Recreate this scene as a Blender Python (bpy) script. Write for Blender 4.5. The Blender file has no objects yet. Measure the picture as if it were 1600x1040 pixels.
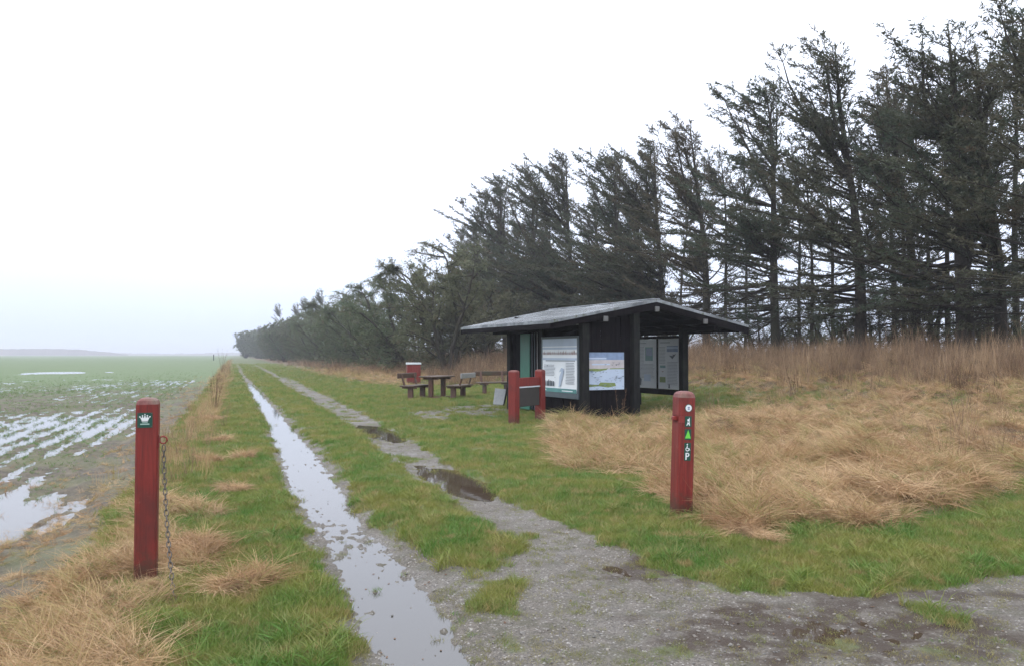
import bpy, math, random
import numpy as np
from mathutils import Vector, Matrix

# ------------------------------------------------------------------ camera, world, sun, exposure
SC = bpy.context.scene
COL = SC.collection
F = 1200.0                       # focal length in pixels of the 1600 px wide photograph
EYE = 1.5
TILT = math.radians(1.575)
cam_d = bpy.data.cameras.new("camera"); cam = bpy.data.objects.new("camera", cam_d); COL.objects.link(cam)
cam_d.sensor_width = 36; cam_d.lens = 27.0; cam_d.clip_end = 9000; cam_d.clip_start = 0.05
cam.location = (0, 0, EYE); cam.rotation_euler = (math.radians(90) + TILT, 0, 0)
SC.camera = cam
SC.view_settings.view_transform = 'Standard'; SC.view_settings.look = 'None'
SC.view_settings.gamma = 1; SC.view_settings.exposure = 0.0; SC.view_settings.use_curve_mapping = False
SC.cycles.use_denoising = True
SC.cycles.max_bounces = 5; SC.cycles.diffuse_bounces = 3; SC.cycles.glossy_bounces = 3
SC.cycles.transparent_max_bounces = 6; SC.cycles.volume_bounces = 0

SUN_EL, SUN_AZ = math.radians(38), math.radians(215)
w = bpy.data.worlds.new("World"); SC.world = w; w.use_nodes = True
nt = w.node_tree; nt.nodes.clear()
wo = nt.nodes.new('ShaderNodeOutputWorld'); bg = nt.nodes.new('ShaderNodeBackground')
sky = nt.nodes.new('ShaderNodeTexSky'); sky.sky_type = 'NISHITA'; sky.sun_disc = False
sky.sun_elevation = SUN_EL; sky.sun_rotation = SUN_AZ; sky.dust_density = 4; sky.air_density = 1.5
tc = nt.nodes.new('ShaderNodeTexCoord'); sx = nt.nodes.new('ShaderNodeSeparateXYZ')
rp = nt.nodes.new('ShaderNodeValToRGB'); rp.color_ramp.interpolation = 'EASE'
# an even cloud deck: dimmer near the horizon, brighter overhead
e = rp.color_ramp.elements
SKY_LO, SKY_MID, SKY_HI = (0.455, 0.515, 0.64), (0.70, 0.75, 0.88), (1.19, 1.24, 1.34)
e[0].position = 0.0; e[0].color = (*SKY_LO, 1)
e[1].position = 0.75; e[1].color = (*SKY_HI, 1)
m_ = e.new(0.2); m_.color = (*SKY_MID, 1)
cn = nt.nodes.new('ShaderNodeTexNoise'); cn.inputs['Scale'].default_value = 1.6; cn.inputs['Detail'].default_value = 3
cr = nt.nodes.new('ShaderNodeMapRange'); cr.inputs['To Min'].default_value = 18.2; cr.inputs['To Max'].default_value = 21.2
mul = nt.nodes.new('ShaderNodeVectorMath'); mul.operation = 'SCALE'
mx = nt.nodes.new('ShaderNodeMix'); mx.data_type = 'RGBA'; mx.inputs[0].default_value = 0.93
L = nt.links.new
L(tc.outputs['Generated'], sx.inputs[0]); L(sx.outputs['Z'], rp.inputs[0]); L(tc.outputs['Generated'], cn.inputs['Vector'])
L(cn.outputs[0], cr.inputs[0]); L(rp.outputs[0], mul.inputs[0]); L(cr.outputs[0], mul.inputs['Scale'])
L(sky.outputs[0], mx.inputs[6]); L(mul.outputs[0], mx.inputs[7]); L(mx.outputs[2], bg.inputs[0])
bg.inputs[1].default_value = 0.1
L(bg.outputs[0], wo.inputs[0])

sd = bpy.data.lights.new("sun", 'SUN'); sd.energy = 0.6; sd.angle = math.radians(30); sd.color = (1, 0.97, 0.92)
so = bpy.data.objects.new("sun", sd); COL.objects.link(so); so.location = (0, 0, 30)
so.rotation_euler = (math.radians(90) - SUN_EL, 0, math.radians(180) - SUN_AZ)

HAZE_DENSITY = 0.00085

# ------------------------------------------------------------------ helpers
def G(px, py, z=0.0):
    """point on the level z seen at photograph pixel px, py"""
    a = (px - 800) / F; b = (py - 520) / F
    dy = math.cos(TILT) + b * math.sin(TILT); dz = math.sin(TILT) - b * math.cos(TILT)
    k = (z - EYE) / dz
    return (a * k, dy * k)
def GP(pts): return np.array([G(*p) for p in pts])

def ss(a, b, x):
    t = np.clip((x - a) / (b - a), 0, 1); return t * t * (3 - 2 * t)
_rs = np.random.RandomState(7)
_perm = _rs.permutation(512).astype(np.int64); _perm = np.concatenate([_perm, _perm])
_ang = _rs.rand(512) * 2 * np.pi; _gx, _gy = np.cos(_ang), np.sin(_ang)
def perlin(x, y, seed=0):
    x = np.asarray(x, float) + seed * 17.31; y = np.asarray(y, float) - seed * 9.77
    xi = np.floor(x).astype(np.int64); yi = np.floor(y).astype(np.int64); xf = x - xi; yf = y - yi
    u = xf * xf * xf * (xf * (xf * 6 - 15) + 10); v = yf * yf * yf * (yf * (yf * 6 - 15) + 10)
    def g(ix, iy, dx, dy):
        h = _perm[(_perm[ix & 511] + iy) & 511]; return _gx[h] * dx + _gy[h] * dy
    a = g(xi, yi, xf, yf); b = g(xi + 1, yi, xf - 1, yf); c = g(xi, yi + 1, xf, yf - 1); d = g(xi + 1, yi + 1, xf - 1, yf - 1)
    return (a + u * (b - a) + v * ((c + u * (d - c)) - (a + u * (b - a)))) * 1.5
def fbm(x, y, seed=0, o=3):
    r = 0; am = 1; fr = 1
    for i in range(o): r = r + am * perlin(x * fr, y * fr, seed + i * 3); am *= .5; fr *= 2.03
    return r / 1.6
def sdf(px, py, poly):
    """signed distance to a polygon, positive inside"""
    px = np.asarray(px, float); py = np.asarray(py, float)
    d = np.full(px.shape, 1e9); ins = np.zeros(px.shape, bool); n = len(poly)
    for i in range(n):
        ax, ay = poly[i]; bx, by = poly[(i + 1) % n]; ex, ey = bx - ax, by - ay
        t = np.clip(((px - ax) * ex + (py - ay) * ey) / (ex * ex + ey * ey + 1e-12), 0, 1)
        d = np.minimum(d, (px - ax - t * ex) ** 2 + (py - ay - t * ey) ** 2)
        c = ((ay > py) != (by > py)); ins ^= c & (px < (bx - ax) * (py - ay) / (by - ay + 1e-12) + ax)
    d = np.sqrt(d); return np.where(ins, d, -d)

def me_arr(name, V, Fc, mats=(), mi=None, smooth=False):
    me = bpy.data.meshes.new(name); V = np.ascontiguousarray(V, dtype=np.float32); Fc = np.ascontiguousarray(Fc, dtype=np.int32)
    k = Fc.shape[1]; me.vertices.add(len(V)); me.vertices.foreach_set('co', V.ravel())
    me.loops.add(Fc.size); me.loops.foreach_set('vertex_index', Fc.ravel()); me.polygons.add(len(Fc))
    me.polygons.foreach_set('loop_start', np.arange(0, Fc.size, k, dtype=np.int32))
    for m in mats: me.materials.append(m)
    if mi is not None: me.polygons.foreach_set('material_index', np.asarray(mi, dtype=np.int32))
    if smooth: me.polygons.foreach_set('use_smooth', np.ones(len(Fc), bool))
    me.update(calc_edges=True); return me
def tag(o, label=None, cat=None, group=None, kind=None):
    if label: o['label'] = label
    if cat: o['category'] = cat
    if group: o['group'] = group
    if kind: o['kind'] = kind
    return o
def link(name, me, parent=None):
    o = bpy.data.objects.new(name, me); COL.objects.link(o)
    if parent: o.parent = parent
    return o
def empty(name, loc, rz=0, label=None, cat=None, group=None):
    o = bpy.data.objects.new(name, None); COL.objects.link(o); o.location = loc; o.rotation_euler = (0, 0, rz)
    o.empty_display_size = .2; return tag(o, label, cat, group)

class MB:
    """collects polygons into one mesh"""
    def __init__(s): s.v = []; s.f = []; s.m = []
    def add(s, vs, fs, mi=0):
        b = len(s.v); s.v += [tuple(x) for x in vs]; s.f += [tuple(b + i for i in f) for f in fs]; s.m += [mi] * len(fs)
    def box(s, x0, y0, z0, x1, y1, z1, mi=0, bev=0.0, M=None):
        """box with chamfered edges"""
        b = min(bev, .45 * min(abs(x1 - x0), abs(y1 - y0), abs(z1 - z0)))
        if b <= 0:
            vs = [(x, y, z) for z in (z0, z1) for y in (y0, y1) for x in (x0, x1)]
            fs = [(0, 2, 3, 1), (4, 5, 7, 6), (0, 1, 5, 4), (2, 6, 7, 3), (0, 4, 6, 2), (1, 3, 7, 5)]
        else:
            vs = []; idx = {}
            X = (x0, x1); Y = (y0, y1); Z = (z0, z1)
            for i in (0, 1):
                for j in (0, 1):
                    for k in (0, 1):
                        sx_, sy_, sz_ = (1 - 2 * i), (1 - 2 * j), (1 - 2 * k)
                        for a in range(3):
                            p = [X[i] + sx_ * b, Y[j] + sy_ * b, Z[k] + sz_ * b]
                            p[a] = (X[i], Y[j], Z[k])[a]
                            idx[(i, j, k, a)] = len(vs); vs.append(tuple(p))
            fs = []
            q = [(0, 0), (1, 0), (1, 1), (0, 1)]
            for sd_ in (0, 1):
                fx = [idx[(sd_, a, c, 0)] for a, c in q]; fy = [idx[(a, sd_, c, 1)] for a, c in q]; fz = [idx[(a, c, sd_, 2)] for a, c in q]
                fs += [tuple(fx if sd_ else fx[::-1]), tuple(fy[::-1] if sd_ else fy), tuple(fz if sd_ else fz[::-1])]
            for a in (0, 1):
                for c in (0, 1):
                    r = lambda f, flip: fs.append(tuple(f[::-1] if flip else f))
                    r([idx[(a, c, 0, 0)], idx[(a, c, 0, 1)], idx[(a, c, 1, 1)], idx[(a, c, 1, 0)]], (a ^ c) == 0)
                    r([idx[(a, 0, c, 0)], idx[(a, 0, c, 2)], idx[(a, 1, c, 2)], idx[(a, 1, c, 0)]], (a ^ c) == 1)
                    r([idx[(0, a, c, 1)], idx[(0, a, c, 2)], idx[(1, a, c, 2)], idx[(1, a, c, 1)]], (a ^ c) == 0)
            for i in (0, 1):
                for j in (0, 1):
                    for k in (0, 1):
                        f = [idx[(i, j, k, 0)], idx[(i, j, k, 1)], idx[(i, j, k, 2)]]
                        fs.append(tuple(f if (i + j + k) % 2 else f[::-1]))
        if M is not None: vs = [tuple(M @ Vector(p)) for p in vs]
        s.add(vs, fs, mi); return s
    def beam(s, p, q, w_, h_, mi=0, bev=.006, roll=0.0):
        p = Vector(p); q = Vector(q); d = q - p; ln = d.length; d.normalize()
        up = Vector((0, 0, 1)) if abs(d.z) < .95 else Vector((0, 1, 0))
        xx = d.cross(up).normalized(); zz = xx.cross(d)
        M = Matrix.Translation(p) @ Matrix(((xx.x, d.x, zz.x), (xx.y, d.y, zz.y), (xx.z, d.z, zz.z))).to_4x4() @ Matrix.Rotation(roll, 4, 'Y')
        return s.box(-w_ / 2, 0, -h_ / 2, w_ / 2, ln, h_ / 2, mi, bev, M)
    def tube(s, pts, rad, n=8, mi=0, cap=True):
        pts = [Vector(p) for p in pts]; b = len(s.v); N = len(pts)
        if not hasattr(rad, '__len__'): rad = [rad] * N
        for i, p in enumerate(pts):
            d = (pts[min(i + 1, N - 1)] - pts[max(i - 1, 0)]).normalized()
            up = Vector((0, 0, 1)) if abs(d.z) < .9 else Vector((1, 0, 0))
            a = d.cross(up).normalized(); c = a.cross(d)
            for k in range(n):
                t = 2 * math.pi * k / n; s.v.append(tuple(p + (a * math.cos(t) + c * math.sin(t)) * rad[i]))
        for i in range(N - 1):
            for k in range(n):
                k2 = (k + 1) % n; s.f.append((b + i * n + k, b + i * n + k2, b + (i + 1) * n + k2, b + (i + 1) * n + k)); s.m.append(mi)
        if cap:
            s.f.append(tuple(b + k for k in range(n))[::-1]); s.m.append(mi)
            s.f.append(tuple(b + (N - 1) * n + k for k in range(n))); s.m.append(mi)
        return s
    def mesh(s, name, mats, smooth=False):
        me = bpy.data.meshes.new(name); me.from_pydata(s.v, [], s.f)
        for m in (mats if isinstance(mats, (list, tuple)) else [mats]): me.materials.append(m)
        me.polygons.foreach_set('material_index', s.m)
        if smooth: me.polygons.foreach_set('use_smooth', [True] * len(s.f))
        me.update(); return me
    def build(s, name, mats, parent=None, smooth=False): return link(name, s.mesh(name, mats, smooth), parent)

# ------------------------------------------------------------------ materials
class NT:
    def __init__(s, name, rough=.7, spec=.5):
        s.m = bpy.data.materials.new(name); s.m.use_nodes = True; s.t = s.m.node_tree
        s.b = s.t.nodes['Principled BSDF']; s.b.inputs['Roughness'].default_value = rough
        s.b.inputs['Specular IOR Level'].default_value = spec
    def n(s, t, **k):
        x = s.t.nodes.new(t)
        for a, v in k.items():
            if hasattr(x, a): setattr(x, a, v)
            else: x.inputs[a].default_value = v
        return x
    def l(s, a, b): s.t.links.new(a, b)
    def val(s, x, sock):
        if isinstance(x, (int, float)): sock.default_value = x
        else: s.l(x, sock)
    def math(s, op, a, b=0.0, clamp=False):
        x = s.n('ShaderNodeMath', operation=op); x.use_clamp = clamp; s.val(a, x.inputs[0]); s.val(b, x.inputs[1]); return x.outputs[0]
    def mix(s, f, a, b):
        x = s.n('ShaderNodeMix', data_type='RGBA'); s.val(f, x.inputs[0])
        for v, k in ((a, 6), (b, 7)):
            if isinstance(v, tuple): x.inputs[k].default_value = (*v, 1)
            else: s.l(v, x.inputs[k])
        return x.outputs[2]
    def noise(s, scale, det=3, rough=.55, vec=None, dist=0.0):
        x = s.n('ShaderNodeTexNoise'); x.inputs['Scale'].default_value = scale; x.inputs['Detail'].default_value = det
        x.inputs['Roughness'].default_value = rough; x.inputs['Distortion'].default_value = dist
        if vec is not None: s.l(vec, x.inputs['Vector'])
        return x.outputs[0]
    def step(s, v, a, b):
        x = s.n('ShaderNodeMapRange', interpolation_type='SMOOTHSTEP'); s.val(v, x.inputs[0])
        x.inputs[1].default_value = a; x.inputs[2].default_value = b; return x.outputs[0]
    def pos(s): return s.n('ShaderNodeNewGeometry').outputs['Position']
    def obj(s): return s.n('ShaderNodeTexCoord').outputs['Object']
    def scaled(s, vec, v):
        x = s.n('ShaderNodeMapping'); s.l(vec, x.inputs[0]); x.inputs['Scale'].default_value = v; return x.outputs[0]
    def attr(s, name): return s.n('ShaderNodeAttribute', attribute_name=name).outputs['Fac']
    def rnd(s): return s.n('ShaderNodeObjectInfo').outputs['Random']
    def bump(s, h, strength=.5, dist=.01):
        x = s.n('ShaderNodeBump'); x.inputs['Strength'].default_value = strength; x.inputs['Distance'].default_value = dist
        s.l(h, x.inputs['Height']); s.l(x.outputs[0], s.b.inputs['Normal'])
    def col(s, c):
        if isinstance(c, tuple): s.b.inputs['Base Color'].default_value = (*c, 1)
        else: s.l(c, s.b.inputs['Base Color'])
    def rough(s, r): s.l(r, s.b.inputs['Roughness'])

def wood_mat(name, c1, c2, rough=.6, spec=.5, axis=(14, 14, 1.2), stain=None, bump=.35, foot=None):
    n = NT(name, rough, spec); o = n.obj(); g = n.noise(3, 5, .65, n.scaled(o, axis)); p = n.noise(2.2, 3, .6, n.pos())
    c = n.mix(n.step(g, .3, .7), c1, c2)
    if stain: c = n.mix(n.math('MULTIPLY', n.step(p, .5, .72), .75), c, stain)
    if foot:                                              # mud splashed on the foot, fine cracks along the grain
        sp = n.n('ShaderNodeSeparateXYZ'); n.l(o, sp.inputs[0]); sm = n.noise(14, 4, .7, o)
        c = n.mix(n.math('MULTIPLY', n.step(n.math('ADD', sp.outputs[2], n.math('MULTIPLY', n.math('SUBTRACT', sm, .5), .5)), .26, .04), .7), c, foot)
        ck = n.noise(5, 4, .7, n.scaled(o, (34, 34, .8))); c = n.mix(n.math('MULTIPLY', n.step(ck, .62, .67), .7), c, (.03, .010, .008))
        fd = n.noise(9, 5, .75, o); c = n.mix(n.math('MULTIPLY', n.step(fd, .60, .72), .35), c, (.26, .09, .07))
    n.col(c)
    n.bump(g, bump, .004); return n.m

M = {}
M['red'] = wood_mat('red_paint_wood', (.215, .024, .018), (.130, .015, .012), .5, .4, (22, 22, 1.2), (.085, .022, .018), .8, (.05, .035, .022))
M['redtop'] = wood_mat('weathered_red_top', (.20, .065, .055), (.13, .030, .026), .55, .5, (16, 16, 4), (.16, .14, .10), .8)
M['tar'] = wood_mat('tarred_timber', (.0045, .0032, .0042), (.009, .007, .009), .8, .08, (12, 12, 1.2), (.014, .013, .012))
M['tarpost'] = wood_mat('tarred_post', (.008, .008, .009), (.019, .019, .018), .7, .12, (14, 14, 1.2), (.028, .033, .024))
M['endgrain'] = wood_mat('cut_beam_end', (.11, .11, .115), (.17, .17, .165), .7, .3, (30, 30, 30))
M['bench'] = wood_mat('weathered_brown_timber', (.10, .055, .035), (.055, .034, .024), .45, .5, (3, 14, 14), (.05, .06, .035))
M['benchleg'] = wood_mat('wet_brown_leg_timber', (.13, .06, .04), (.07, .035, .025), .5, .5, (14, 14, 2), (.05, .05, .035))
M['greywood'] = wood_mat('silvered_grey_timber', (.30, .30, .31), (.22, .22, .22), .5, .5, (2, 14, 14))
M['greenpaint'] = wood_mat('green_painted_panel', (.035, .16, .11), (.028, .12, .085), .45, .5, (10, 10, 1), (.05, .12, .08), .15)

def plain(name, c, rough=.5, spec=.5, metal=0, ns=6, amt=.35):
    n = NT(name, rough, spec); v = n.noise(ns, 3, .6, n.pos())
    n.col(n.mix(n.math('MULTIPLY', n.step(v, .3, .75), amt), c, tuple(x * .55 for x in c))); n.b.inputs['Metallic'].default_value = metal; return n.m
M['signgreen'] = plain('plaque_green', (.008, .065, .045), .35)
M['white'] = plain('print_white', (.74, .76, .78), .4, amt=.12)
M['lime'] = plain('print_lime', (.16, .60, .07), .4, amt=.1)
M['blueprint'] = plain('print_blue', (.20, .25, .42), .4)
M['pale'] = plain('print_pale_line', (.34, .48, .44), .4)
M['steel'] = plain('galvanised_steel', (.13, .115, .10), .5, .5, .5, 60, .8)
M['paint_iron'] = plain('red_painted_iron', (.24, .03, .025), .4, amt=.5)
M['lid'] = plain('white_lid', (.62, .66, .70), .45)
M['greyplate'] = plain('grey_plate', (.040, .034, .030), .7)
M['concrete'] = plain('pale_grey_slab', (.34, .36, .38), .6, ns=14)
M['boardframe'] = plain('board_frame_blue_grey', (.075, .10, .115), .45)
M['skyprint'] = plain('print_sky', (.47, .56, .70), .28, amt=.2, ns=3)
M['inkgrey'] = plain('print_text_grey', (.34, .37, .41), .3, amt=.1)
M['ink'] = plain('print_dark', (.07, .09, .12), .3)
M['brick'] = plain('print_brown', (.36, .25, .24), .3)
M['meadow'] = plain('print_meadow', (.20, .27, .09), .3, ns=20, amt=.6)
M['dusk'] = plain('print_blue_dusk', (.22, .30, .46), .3, ns=9, amt=.5)
M['pinkish'] = plain('print_sand', (.50, .47, .49), .3, ns=9)
M['teal'] = plain('print_teal', (.10, .27, .27), .3)
M['board'] = plain('board_print_white', (.84, .88, .92), .28, amt=.12, ns=3)
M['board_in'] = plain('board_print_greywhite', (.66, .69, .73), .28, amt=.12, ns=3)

def roof_mat():
    n = NT('roof_felt', .22, .7); p = n.pos(); v = n.noise(1.5, 5, .65, p); mo = n.noise(7, 4, .7, p)
    c = n.mix(n.step(v, .35, .65), (.085, .092, .10), (.25, .27, .29))  # pale mottling paints broken sky reflections into the felt colour
    c = n.mix(n.math('MULTIPLY', n.step(mo, .56, .68), .8), c, (.075, .085, .04)); n.col(c)
    n.l(n.n('ShaderNodeMapRange', **{}).outputs[0], n.b.inputs['Roughness']) if False else None
    n.bump(n.noise(40, 3, .6, p), .4, .006); return n.m
M['roof'] = roof_mat()

def bark_mat(name, a, b):
    n = NT(name, .8, .25); v = n.noise(4, 5, .7, n.scaled(n.obj(), (4, 4, 1))); q = n.noise(.6, 2, .5, n.pos())
    n.col(n.mix(n.math('MULTIPLY', n.step(q, .45, .7), .5), n.mix(n.step(v, .35, .65), a, b), (.05, .055, .035))); n.bump(v, .6, .03); return n.m
M['bark'] = bark_mat('spruce_bark', (.020, .016, .013), (.045, .037, .030))
M['barkb'] = bark_mat('shrub_bark', (.035, .030, .024), (.065, .058, .045))

def leaf_mat(name, a, b, c, rough=.6, ns=.8, spec=.3, trans=0.0, grain=7.0):
    """foliage or grass: colour changes from clump to clump and blade to blade"""
    n = NT(name, rough, spec); p = n.pos(); v = n.noise(ns, 4, .62, p); u = n.noise(grain, 2, .6, p)
    k = n.mix(n.step(v, .36, .64), a, b); k = n.mix(n.step(u, .52, .72), k, c); r = n.rnd()
    k = n.mix(n.math('MULTIPLY', n.step(r, .6, 1.0), .55), k, c); n.col(k)
    if trans:
        tr = n.n('ShaderNodeBsdfTranslucent'); n.l(k, tr.inputs[0]); ms = n.n('ShaderNodeMixShader'); ms.inputs[0].default_value = trans
        n.l(n.b.outputs[0], ms.inputs[1]); n.l(tr.outputs[0], ms.inputs[2])
        n.l(ms.outputs[0], n.t.nodes['Material Output'].inputs[0])
    return n.m
M['needle'] = leaf_mat('spruce_needles', (.060, .084, .056), (.090, .100, .062), (.112, .086, .056), .6, .5, .25, .3, 1.6)
M['needle2'] = leaf_mat('spruce_needles_brownish', (.068, .082, .052), (.096, .094, .058), (.120, .088, .056), .6, .5, .25, .3, 1.6)
M['shrubleaf'] = leaf_mat('shrub_lichen_leaves', (.100, .138, .072), (.132, .154, .086), (.150, .125, .080), .7, .45, .2, .2, 1.5)
M['grassy'] = leaf_mat('yellowed_short_grass', (.20, .22, .065), (.29, .25, .105), (.15, .14, .065), .55, 2, .3, .2, 8)
M['grass'] = leaf_mat('short_green_grass', (.092, .200, .030), (.235, .245, .055), (.34, .26, .11), .5, 1.3, .35, .25, 5)
M['dry'] = leaf_mat('dry_matted_grass', (.40, .245, .125), (.61, .43, .255), (.19, .108, .055), .6, .9, .3, .2, 6)
M['dry2'] = leaf_mat('dry_grass_olive', (.32, .27, .10), (.48, .34, .17), (.19, .22, .07), .6, .7, .3, .2, 6)
M['reed'] = leaf_mat('brown_tall_stems', (.17, .105, .066), (.38, .265, .16), (.085, .055, .038), .65, .9, .25, .15, 5)
M['weed'] = leaf_mat('dead_weed_stalks', (.10, .055, .035), (.15, .09, .055), (.2, .13, .08), .7, 1, .2, 0)
M['sprout'] = leaf_mat('winter_wheat_sprouts', (.12, .21, .07), (.16, .245, .085), (.21, .23, .10), .5, .5, .3, .25, 3)

# ------------------------------------------------------------------ ground shape
K = .3625                                  # the track and tree line run along x + K*y = const
LE = GP([(372, 585), (384, 605), (408, 650), (423, 700), (436, 750), (468, 820), (505, 900), (532, 970), (548, 1040), (560, 1300)])
LR = GP([(384, 585), (402, 605), (442, 648), (482, 690), (520, 730), (555, 785), (632, 860), (695, 930), (775, 1040), (900, 1300)])
RL = GP([(418, 585), (440, 600), (492, 630), (545, 662), (600, 705), (655, 745), (745, 800), (850, 880), (960, 960), (1100, 1300)])
RR = GP([(440, 585), (480, 602), (560, 640), (640, 682), (720, 730), (795, 772), (880, 822), (980, 870), (1150, 960), (1500, 1300)])
def edge(tab, y):
    Y = tab[::-1, 1]; X = tab[::-1, 0]; s = X[-1] + K * Y[-1]
    x = np.interp(y, Y, X); return np.where(y > Y[-1], s - K * y, x)
TRACK = np.array(list(map(tuple, LE)) + [G(3000, 1300), G(2600, 880), G(1900, 862)] +
                 [G(*p) for p in [(1600, 893), (1450, 915), (1300, 925), (1150, 920), (1050, 890), (950, 850), (850, 803), (790, 772), (720, 732), (640, 684), (570, 646), (500, 612), (465, 595), (440, 585)]])
CENTRE = GP([(386, 585), (404, 605), (446, 645), (486, 688), (524, 728), (560, 780), (600, 832), (650, 872), (705, 905), (760, 915), (812, 895), (815, 865), (770, 818), (700, 777), (640, 738), (590, 700), (545, 662), (492, 630), (440, 600), (418, 585)])
DRYR = np.array([G(870, 665), G(850, 690), G(905, 740), G(1045, 752), G(1088, 822), G(1200, 818), G(1350, 822), G(1480, 805), G(1560, 765), G(1800, 745), (60, 8), (60, 60), (-4, 66), (-.5, 42), (6.4, 24), (6.6, 19.4), (4.0, 17.2)])
DRYL = GP([(346, 572), (320, 625), (292, 680), (250, 740), (190, 800), (130, 870), (40, 925), (-150, 990), (-500, 1100), (-500, 1500), (150, 1500), (205, 1040), (262, 965), (330, 880), (300, 820), (262, 770), (268, 720), (300, 690), (350, 650), (357, 610), (362, 572)])
TUSS = [(305, 800, .22), (390, 915, .17), (365, 765, .14), (315, 865, .2), (378, 716, .18), (322, 722, .16), (255, 790, .2), (300, 850, .15), (1165, 832, .12), (345, 690, .2), (330, 655, .3)]
PUD2, PUD3 = G(592, 673), G(715, 747)

def rutL(x, y):
    a, b = edge(LE, y), edge(LR, y); c = (a + b) / 2; h = (b - a) / 2 + .13; return np.clip(1 - np.abs(x - c - .03) / h, 0, 1)
def rutR(x, y):
    a, b = edge(RL, y), edge(RR, y); c = (a + b) / 2; h = (b - a) / 2 + .03; return np.clip(1 - np.abs(x - c) / h, 0, 1)
def pud(x, y, c, lx, ly):
    u = (x - c[0]) + K * (y - c[1]) * 1.0; v = (y - c[1]); n = fbm(x * 2.2, y * 2.2, 31, 2) * .28
    return 1 - np.sqrt((u / lx) ** 2 + (v / ly) ** 2) + n
def tl(x, y):                                                         # trench of the water-filled left rut
    return ss(.0, .55, rutL(x, y))
FIELD_W, PL_W = -.150, -.039
def masks(x, y):
    x = np.asarray(x, float); y = np.asarray(y, float); s = x + K * y
    n1 = fbm(x * .8, y * .8, 3); n2 = fbm(x * 3.1, y * 3.1, 5)
    n3 = fbm(x * 9, y * 9, 6, 2); tr = sdf(x, y, TRACK) + n2 * .17 + n1 * .08 + n3 * .06
    ce = sdf(x, y, CENTRE) + n2 * .20 + n3 * .07
    far = ss(20, 75, y)
    thin_ = ss(7.2, 4.6, y) * .34; grav = ss(-.06, .12, tr) * (1 - ss(-.12, .16, ce - thin_ * (.5 + n3 * 1.2 + n2)))
    rl, rr = rutL(x, y), rutR(x, y)
    grav = np.maximum(grav * (1 - far), np.where(y > 38, np.maximum(ss(.25, .9, rl + n2 * .4), ss(.25, .9, rr + n2 * .4)) * (1 - .8 * ss(60, 140, y)), 0))
    # bald patch of pale gravel in front of the picnic place
    bp = 1 - np.sqrt(((x + 1.5 - .15 * (y - 19.5)) / 1.9) ** 2 + ((y - 20.3) / 2.6) ** 2) + n1 * .8 + n2 * .25
    grav = np.maximum(grav, ss(.05, .5, bp) * ss(-.35, .12, n2 + .4 * n1) * .9)
    tufts = ss(.10, .55, fbm(x * 1.6, y * 1.6, 41) + .1 + n2 * .25) * ss(3.2, 4.4, y) * ss(-.2, .4, tr) * (s > 1.2)
    grav = grav * (1 - .75 * tufts)
    dr = sdf(x, y, DRYR) + n1 * .9 + n2 * .25
    dryr = ss(-.1, .3, dr)
    gp = 1 - np.sqrt(((x - 6.0) / 2.9) ** 2 + ((y - 20.0) / 3.0) ** 2) + n1 * .9
    dryr = dryr * (1 - .65 * ss(.05, .6, gp)) * (1 - .45 * ss(.15, .5, fbm(x * .55, y * .55, 14)))
    dl = sdf(x, y, DRYL) + n1 * .35 + n2 * .12
    dryl = ss(-.05, .2, dl)
    far_strip = ss(6.3, 7.6, s + n1 * .9) * ss(34, 44, y)             # dry verge below the trees
    dry = np.maximum(np.maximum(dryr, dryl), far_strip)
    for (a, b, r) in TUSS:
        c = G(a, b); dry = np.maximum(dry, ss(-.1, .35, 1 - np.hypot(x - c[0], y - c[1]) / r + n2 * .3))
    fieldm = ss(-.95, -1.35, s + n1 * .22 + n2 * .12)
    dry = dry * (1 - fieldm); grav = grav * (1 - fieldm) * (1 - ss(.2, .7, dry) * (y < 30))
    return s, grav, dry, fieldm, n1, n2
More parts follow.
